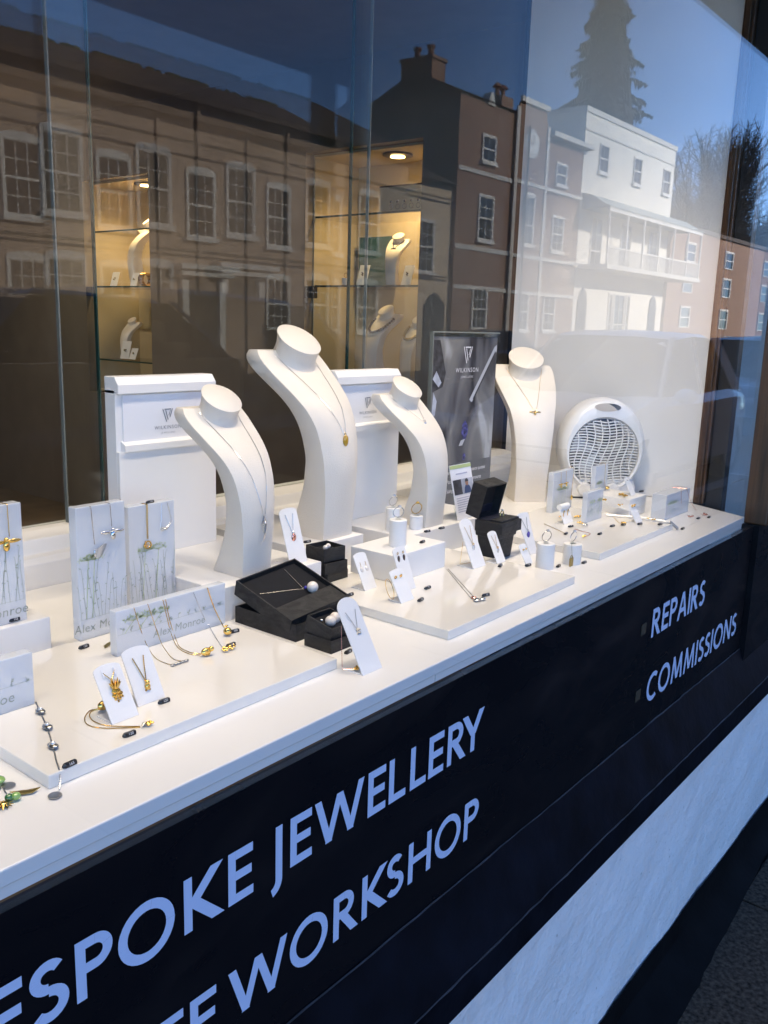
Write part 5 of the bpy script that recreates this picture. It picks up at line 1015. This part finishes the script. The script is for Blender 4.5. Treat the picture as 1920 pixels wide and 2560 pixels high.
pb = thing('box_stand', 'tall tapering black pedestal holding the open ring box', 'stand', (1.424, .250, S))
MB().loft([[(-.030 * k, -.026 * k, z), (.030 * k, -.026 * k, z), (.030 * k, .026 * k, z), (-.030 * k, .026 * k, z)] for z, k in ((0, .80), (.042, .92), (.0425, 1.02), (.0515, 1.04))]).build('pedestal', 'blackbox', pb, bevel=.001)
rbx = thing('ring_box', 'open black ring box on the tall pedestal', 'jewellery box', (1.424, .262, S + .0518))
MB().box(-.0365, .0365, -.046, .014, 0, .022).build('box_base', 'blackbox', rbx, bevel=.0015); MB().box(-.032, .032, -.042, -.019, .0222, .0262).build('ring_pad', 'blackbox', rbx, bevel=.001); MB().box(-.032, .032, -.017, .004, .0222, .0262).build('rear_pad', 'navy', rbx, bevel=.001)
lm = Matrix.Translation((0, .006, .0225)) @ Matrix.Rotation(R(13), 4, 'X')
MB().box(-.0365, .0365, .028, .031, 0, .066).box(-.0365, -.0335, 0, .028, 0, .066).box(.0335, .0365, 0, .028, 0, .066).box(-.0335, .0335, 0, .028, .063, .066).box(-.0335, .0335, 0, .028, 0, .003).xf(lm).build('lid', 'blackbox', rbx, bevel=.0008)
MB().box(-.033, .033, .018, .0275, .0035, .0625).xf(lm).build('lid_lining', 'velvet', rbx); MB().box(-.033, .033, .0165, .0178, .0035, .018).xf(lm).build('lid_ribbon', 'navy', rbx)
rg = thing('solitaire_ring', 'gold solitaire ring in the open ring box', 'ring', rbx.location); MB().torus((.008, -.018, .0285), .0082, .0009, (1, .15, 0), (0, 0, 1), 22, 6).build('band', 'gold', rg, True); MB().ball((.008, -.018, .0380), .0028, 8, 4, (1, 1, .8)).build('stone', 'crystal', rg)

# ================================================================== PRICE TAGS
TAG_TXT = ['at the foot of the butterfly acrylic block', 'beside the bear pendant stand', 'in front of the curled gold bracelet', 'at the front corner of the left tray', 'beside the gold apple charm', 'above the gold cluster charm', 'on the white block at the far left edge',
 'at the foot of the medium bust', 'at the foot of the biggest bust', 'left of the pearl drop stand', 'behind the stud stand towards the white block', 'right of the low stud stand', 'by the silver necklace laid on the middle tray', 'before the stand in front of the ring box', 'before the tiny stud stand', 'before the taller ring cylinder', 'right of the shorter ring cylinder', 'on the white block beside the ring cylinder', 'beside the short rear ring cylinder', 'at the foot of the bust by the poster',
 'below the curled hoop card', 'at the left of the right tray below a gold chain', 'at the front of the right tray in its middle', 'below the short acrylic block', 'beside the gold chain charm on the right tray', 'at the foot of the narrow leaning card', 'beside the cream rod on the right tray', 'on the shelf just off the right tray corner', 'left of the rose gold flower charm on the shelf', 'right of the rose gold flower charm on the shelf', 'under the card leaning by the fan heater', 'behind the leaning front stand', 'on top of the acrylic block with the gold wreath']
hexp = [(-.0042, 0), (.0042, 0), (.0048, .0022), (.0022, .0062), (-.0030, .0066), (-.0046, .0026)]
tagm = MB().loft([[(-.0115, y * .35, z * .55 + .001) for y, z in hexp]] + [[(x, y, z) for y, z in hexp] for x in (-.008, .0105)] + [[(.0112, y * .8, z * .85 + .0005) for y, z in hexp]]).mesh('price_tag')
ribs = MB()
for k in range(4): x = -.006 + k * .0042; ribs.box(x, x + .0004, -.0049, .0045, .0003, .0024)
rq = random.Random(77)
for i, ((txt, loc), where) in enumerate(zip(TAGS, TAG_TXT)):
    read = i in (0, 1, 2, 3)
    t = thing('price_tag', 'black price tag ' + ('reading %s ' % txt if read else '') + where, 'price tag', (loc[0], loc[1] + .002, loc[2] + .0003), R(rq.uniform(-14, 14) if i > 3 else rq.uniform(-4, 6)), 'black price tags on the display')
    t.scale = (.64, .64, .64); link('tag_body', tagm, 'tag', t)
    n_ = Vector((0, -.0040, .0026)); text('digits', txt, .0060, 'digit', t, (.0012, -.00495, .0029), (R(68), 0, 0), spacing=1.05)

# ================================================================== POSTER, LEAFLET, FAN HEATER
po = thing('poster_stand', 'clear acrylic stand with a dark poster of a gem held by tweezers', 'poster', (1.664, .498, S)); w_, hh = .130, .415
MB().box(-w_, w_, .0, .0025, 0, hh).build('back_sheet', 'clear', po); MB().box(-w_ - .003, -w_, -.006, .0025, 0, hh).box(-w_ - .003, w_ + .002, -.006, .0025, hh, hh + .003).build('acrylic_rim', 'edgel', po)
MB().box(-w_ + .006, w_ - .001, -.0012, -.0004, .128, hh - .008).build('photo_print', 'poster', po); MB().box(-w_ + .006, w_ - .001, -.0013, -.0004, .002, .128).build('text_panel', 'plum', po)
g = lambda pts, m, n_, e=-.0016: MB().add([(x, e, z) for x, z in pts], [tuple(range(len(pts)))]).build(n_, m, po)
g([(.022, .268), (.033, .262), (.128, .375), (.128, .390), (.118, .385)], 'steel', 'printed_tweezers'); g([(.036, .270), (.04, .268), (.125, .372), (.122, .376)], 'photo1', 'printed_tweezer_gap', -.0018)
g([(-.004, .195), (.004, .180), (.016, .180), (.022, .195), (.021, .210), (.010, .222), (.0, .214)], 'gem', 'printed_gem', -.0017); g([(-.012, .166), (-.004, .178), (.012, .180), (.002, .166)], 'steel', 'printed_setting', -.0017); g([(.006, .132), (.014, .132), (.018, .140), (.014, .148), (.007, .147)], 'gem', 'printed_small_gem', -.0017)
g([(-.123, .29), (-.123, .40), (-.10, .40), (-.075, .33), (-.085, .30)], 'photo1', 'printed_shadow', -.0015); g([(-.123, .318), (-.10, .300), (-.09, .31), (-.11, .335)], 'photo2', 'printed_cuff', -.0016); g([(-.123, .235), (-.11, .24), (-.105, .27), (-.118, .29)], 'photo2', 'printed_fold', -.0016)
logo(po, .008, -.0019, .330, .090, 'logow')
for k, s_ in enumerate(('Insurance quotes', 'Remounts', 'Ring sizing', 'Wedding rings', 'Repairs')): text('printed_service', s_, .0125, 'logow', po, (.065, -.0019, .104 - k * .021), spacing=.9)
for k, s_ in enumerate(('Diamonds', 'Plating', 'Sizing')): text('printed_service', s_, .0125, 'logow', po, (-.04, -.0019, .104 - k * .021), spacing=.9)
fl = thing('leaflet_stand', 'small leaning leaflet with a portrait photo in a clear holder', 'leaflet', (1.472, .345, P)); fm = Matrix.Rotation(R(-14), 4, 'X')
F = lambda mb, n_, m: mb.xf(fm).build(n_, m, fl)
F(MB().box(-.040, .040, .002, .0034, 0, .112), 'acrylic_holder', 'clear'); F(MB().box(-.037, .037, 0, .0015, .001, .110), 'leaflet', 'paper'); F(MB().box(-.037, .037, -.0006, 0, .102, .109), 'printed_band', 'lgreen'); F(MB().box(-.034, .034, -.0006, 0, .050, .080), 'printed_photo', 'photo1')
F(MB().box(-.006, .034, -.0009, -.0006, .050, .080), 'printed_backdrop', 'photo2'); F(MB().prism([(.0, -.0012, .0505), (.026, -.0012, .0505), (.022, -.0012, .063), (.016, -.0012, .067), (.008, -.0012, .067), (.003, -.0012, .062)], (0, .0003, 0)), 'printed_shirt', 'shirt'); F(MB().prism([(.0095 + .0055 * math.cos(6.283 * k / 10) + .003, -.0013, .0715 + .0065 * math.sin(6.283 * k / 10)) for k in range(10)], (0, .0003, 0)), 'printed_head', 'skin'); F(MB().prism([(.0125 + .006 * math.cos(math.pi * k / 8), -.0016, .0735 + .0065 * math.sin(math.pi * k / 8)) for k in range(9)], (0, .0003, 0)), 'printed_hair', 'photo1')
for k in range(7): F(MB().box(-.030, .024 - .006 * (k % 3), -.0006, 0, .042 - k * .0045, .0436 - k * .0045), 'printed_text_line', 'textink')
F(MB().box(-.02, .02, -.0006, 0, .090, .0925), 'printed_heading', 'textink')

fan = thing('fan_heater', 'white round fan heater with a wavy grille and two dials', 'fan heater', (2.135, .372, S), R(-48))
def ell(rx, rz, cz, y, n=48, sq=1.0): return [(rx * math.cos(2 * math.pi * k / n), y, cz + rz * math.sin(2 * math.pi * k / n)) for k in range(n)]
shell = MB().loft([ell(.095, .108, .138, .075), ell(.108, .122, .136, .06), ell(.112, .126, .135, .03), ell(.111, .125, .135, .0), ell(.106, .120, .1345, -.014), ell(.098, .110, .130, -.022), ell(.0915, .0945, .1205, -.020), ell(.089, .090, .119, -.010), ell(.088, .088, .119, .02), ell(.088, .088, .119, .06)], cap=False).build('shell', 'plastic', fan, True)
cut = MB().loft([ell(.034, .0105, .2385, -.2), ell(.034, .0105, .2385, .2)]).build('cutter', 'plastic', fan)
bm_ = shell.modifiers.new('b', 'BOOLEAN'); bm_.operation = 'DIFFERENCE'; bm_.object = cut; bm_.solver = 'EXACT'
dg = bpy.context.evaluated_depsgraph_get(); nm_ = bpy.data.meshes.new_from_object(shell.evaluated_get(dg)); shell.modifiers.clear(); shell.data = nm_; bpy.data.objects.remove(cut)
MB().loft([ell(.0885, .0885, .119, .058), ell(.0885, .0885, .119, .062)]).build('dark_cavity', 'cavity', fan)
fb_ = MB()
for k in range(5):
    a = 6.283 * k / 5
    fb_.add([(0, .03, .119), (.07 * math.cos(a), .045, .119 + .07 * math.sin(a)), (.075 * math.cos(a + .6), .030, .119 + .075 * math.sin(a + .6))], [(0, 1, 2)])
fb_.build('fan_blades', 'dsilver', fan)
for k in range(24):
    z = -.082 + .164 * k / 23; hw = math.sqrt(max(.0, .0892 ** 2 - z * z)); MB().tube([(-hw + 2 * hw * i / 12, -.016 + .0 * i, .119 + z + .0035 * math.sin(i * .7 + .5) * (hw / .09)) for i in range(13)], .00165, 5).build('grille_bar', 'plastic', fan)
for k in range(9):
    x = -.072 + .144 * k / 8; hz = math.sqrt(.0892 ** 2 - x * x); MB().tube([(x + .012 * math.sin(3.0 * (-1 + 2 * i / 16)) * (1 - (x / .09) ** 2), -.0175, .119 - hz + 2 * hz * i / 16) for i in range(17)], .0016, 5).build('grille_rib', 'plastic', fan)
MB().prism([(-.088, -.012, .004), (.088, -.012, .004), (.093, -.012, .03), (.085, -.012, .052), (-.085, -.012, .052), (-.093, -.012, .03)], (0, .08, 0)).build('base', 'plastic', fan, bevel=.004)
MB().box(-.08, .08, -.005, .06, 0, .004).build('foot_strip', 'greyink', fan)
for x in (-.045, .03):
    MB().lathe([(.001, 0), (.0175, 0), (.017, .008), (.015, .011), (.001, .011)], 28).xf(Matrix.Translation((x, -.0122, .026)) @ Matrix.Rotation(R(90), 4, 'X')).build('dial', 'plastic', fan, True)
    MB().box(x - .0015, x + .0015, -.0245, -.0230, .012, .040).build('dial_grip', 'plastic', fan)
MB().loft([[(-.045 + r_ * math.cos(R(a)), y_, .026 + r_ * math.sin(R(a))) for r_, y_ in ((.0195, -.0123), (.0235, -.0123), (.0235, -.0135), (.0195, -.0135))] for a in range(-70, 80, 10)]).build('dial_scale', 'greyink', fan)
MB().lathe([(.001, 0), (.0052, 0), (.004, .002), (.001, .003)], 16).xf(Matrix.Translation((-.008, -.0122, .040)) @ Matrix.Rotation(R(90), 4, 'X')).build('power_light', 'red', fan, True)

# ================================================================== JEWELLERY IN THE CABINETS
def cab_item(fn): pass
def mini_bust(label, loc, sc, rz, necklace=None):
    b = bust(label, loc, sc, rz)
    return b
SWc = SW + .17
b1 = mini_bust('small bust with a square dark pendant on the middle shelf of the near cabinet', (3.00, 1.775, 1.6175), .74, R(-80))
t = thing('pendant_necklace', 'cord necklace with a square dark pendant in the near cabinet', 'necklace', b1.location, R(-80))
for s_ in (-1, 1): chain([p * .74 for p in (Vector((s_ * .036, .09, .255)), front_pt(s_ * .024, .235), front_pt(s_ * .002, .205))], 'dark', t, .0016)
MB().box(-.012, .012, -.003, .001, -.030, 0).xf(Matrix.Translation(front_pt(0, .205) * .74)).build('square_pendant', 'dark', t)
b2 = mini_bust('low bust with a heavy bead collar on the bottom shelf of the near cabinet', (3.00, 1.87, 1.228), 1.05, R(-95)); b3 = mini_bust('low bust with a metal collar at the right of the near cabinet', (3.00, 1.68, 1.228), .92, R(-95))
for b, m, lab, k_ in ((b2, 'garnet', 'dark bead collar on the low left bust of the near cabinet', 1.05), (b3, 'brass', 'metal collar on the low right bust of the near cabinet', .92)):
    t = thing('collar_necklace', lab, 'necklace', b.location, R(-95)); mb = MB()
    for k in range(23): a = R(-180 + 180 * k / 22); x = .052 * math.cos(a); z = .240 + .055 * math.sin(a); mb.ball((front_pt(x, z) + Vector((0, -.004, 0))) * k_, .0065, 8, 5)
    mb.build('beads', m, t, True)
cs = [('white display card with a dark pendant on the near cabinet middle shelf', 1.915, 1.6175, .05, .085), ('white display card at the right of the near cabinet middle shelf', 1.675, 1.6175, .045, .08)]
for lab, y_, z_, w2, h2_ in cs:
    t = thing('display_card', lab, 'stand', (2.975, y_, z_), R(-85)); MB().prism([(-w2 / 2, 0, 0), (w2 / 2, 0, 0), (w2 / 2, .03, h2_), (-w2 / 2, .03, h2_)], (0, .003, 0)).build('card', 'suede', t); lumps('pendant', 'garnet', Vector((0, .010, h2_ * .45)), .004, 6, (.005, .001, .012), 3)(t, Vector((0, 0, 0)))
t = thing('ring_cylinder', 'small cream ring cylinder on the near cabinet middle shelf', 'ring stand', (2.98, 2.005, 1.6175)); MB().lathe([(.001, 0), (.018, 0), (.018, .03), (.001, .03)], 18).build('cylinder', 'suede', t, True); MB().torus((0, 0, .042), .010, .0015, (0, 1, 0), (0, 0, 1), 14, 5).build('ring', 'gold', t)
pl_ = thing('picture_card', 'framed cream card of ring drawings on the top shelf of the near cabinet', 'card', (2.99, 1.715, 1.9085), R(-90)); MB().box(-.12, .12, 0, .004, 0, .10).build('card', 'cream', pl_); MB().box(-.122, .122, -.002, .006, .10, .106).box(.12, .126, -.002, .006, 0, .106).build('frame', 'ring', pl_)
for k in range(5): MB().torus((-.06 + k * .035, -.001, .022), .010, .0012, (1, 0, 0), (0, 0, 1), 14, 4).ball((-.06 + k * .035, -.001, .042), .006, 8, 5).build('printed_ring', 'dark', pl_)
text('printed_title', 'HANDMADE', .016, 'logo', pl_, (.06, -.001, .078))
tp = tag(MB().box(SW + .30, SW + .335, 1.93, 2.12, 1.6178, 1.84).xf(Matrix.Translation((-SW - .3, -2.0, -1.6178))).build('teal_panel', 'teal', None, loc=(SW + .3, 2.0, 1.6178)), 'teal green panel behind the bust in the near cabinet', 'panel')
b4 = mini_bust('tall slim bust lit from above in the far left cabinet', (3.0, 3.56, 1.6175), 1.27, R(-110)); b5 = mini_bust('small bust with a dark pendant low in the far left cabinet', (3.0, 3.65, 1.228), .76, R(-85))
for k, (lab, y_, z_, w2, h2_) in enumerate([('white card with earrings at the left on the far cabinet middle shelf', 3.68, 1.6175, .055, .075), ('white card with a watch at the right on the far cabinet middle shelf', 3.50, 1.6175, .05, .07), ('pendant card on the far cabinet lower shelf', 3.60, 1.228, .07, .095), ('small earring card on the far cabinet lower shelf', 3.53, 1.228, .05, .06)]):
    t = thing('display_card', lab, 'stand', (2.965, y_, z_), R(-85)); MB().prism([(-w2 / 2, 0, 0), (w2 / 2, 0, 0), (w2 / 2, .025, h2_), (-w2 / 2, .025, h2_)], (0, .003, 0)).build('card', 'suede', t); lumps('charm', 'brass', Vector((0, .008, h2_ * .4)), .004, 6, (.008, .001, .010), 30 + k)(t, Vector((0, 0, 0)))
MBk = MB()
t = thing('gold_cuff', 'ribbed gold cuff at the right of the far cabinet middle shelf', 'bracelet', (2.98, 3.41, 1.6175))
for k in range(6): MBk.torus((0, -.02 + k * .008, .033), .032, .003, (1, 0, 0), (0, 0, 1), 20, 5)
MBk.build('cuff_rings', 'gold', t, True)
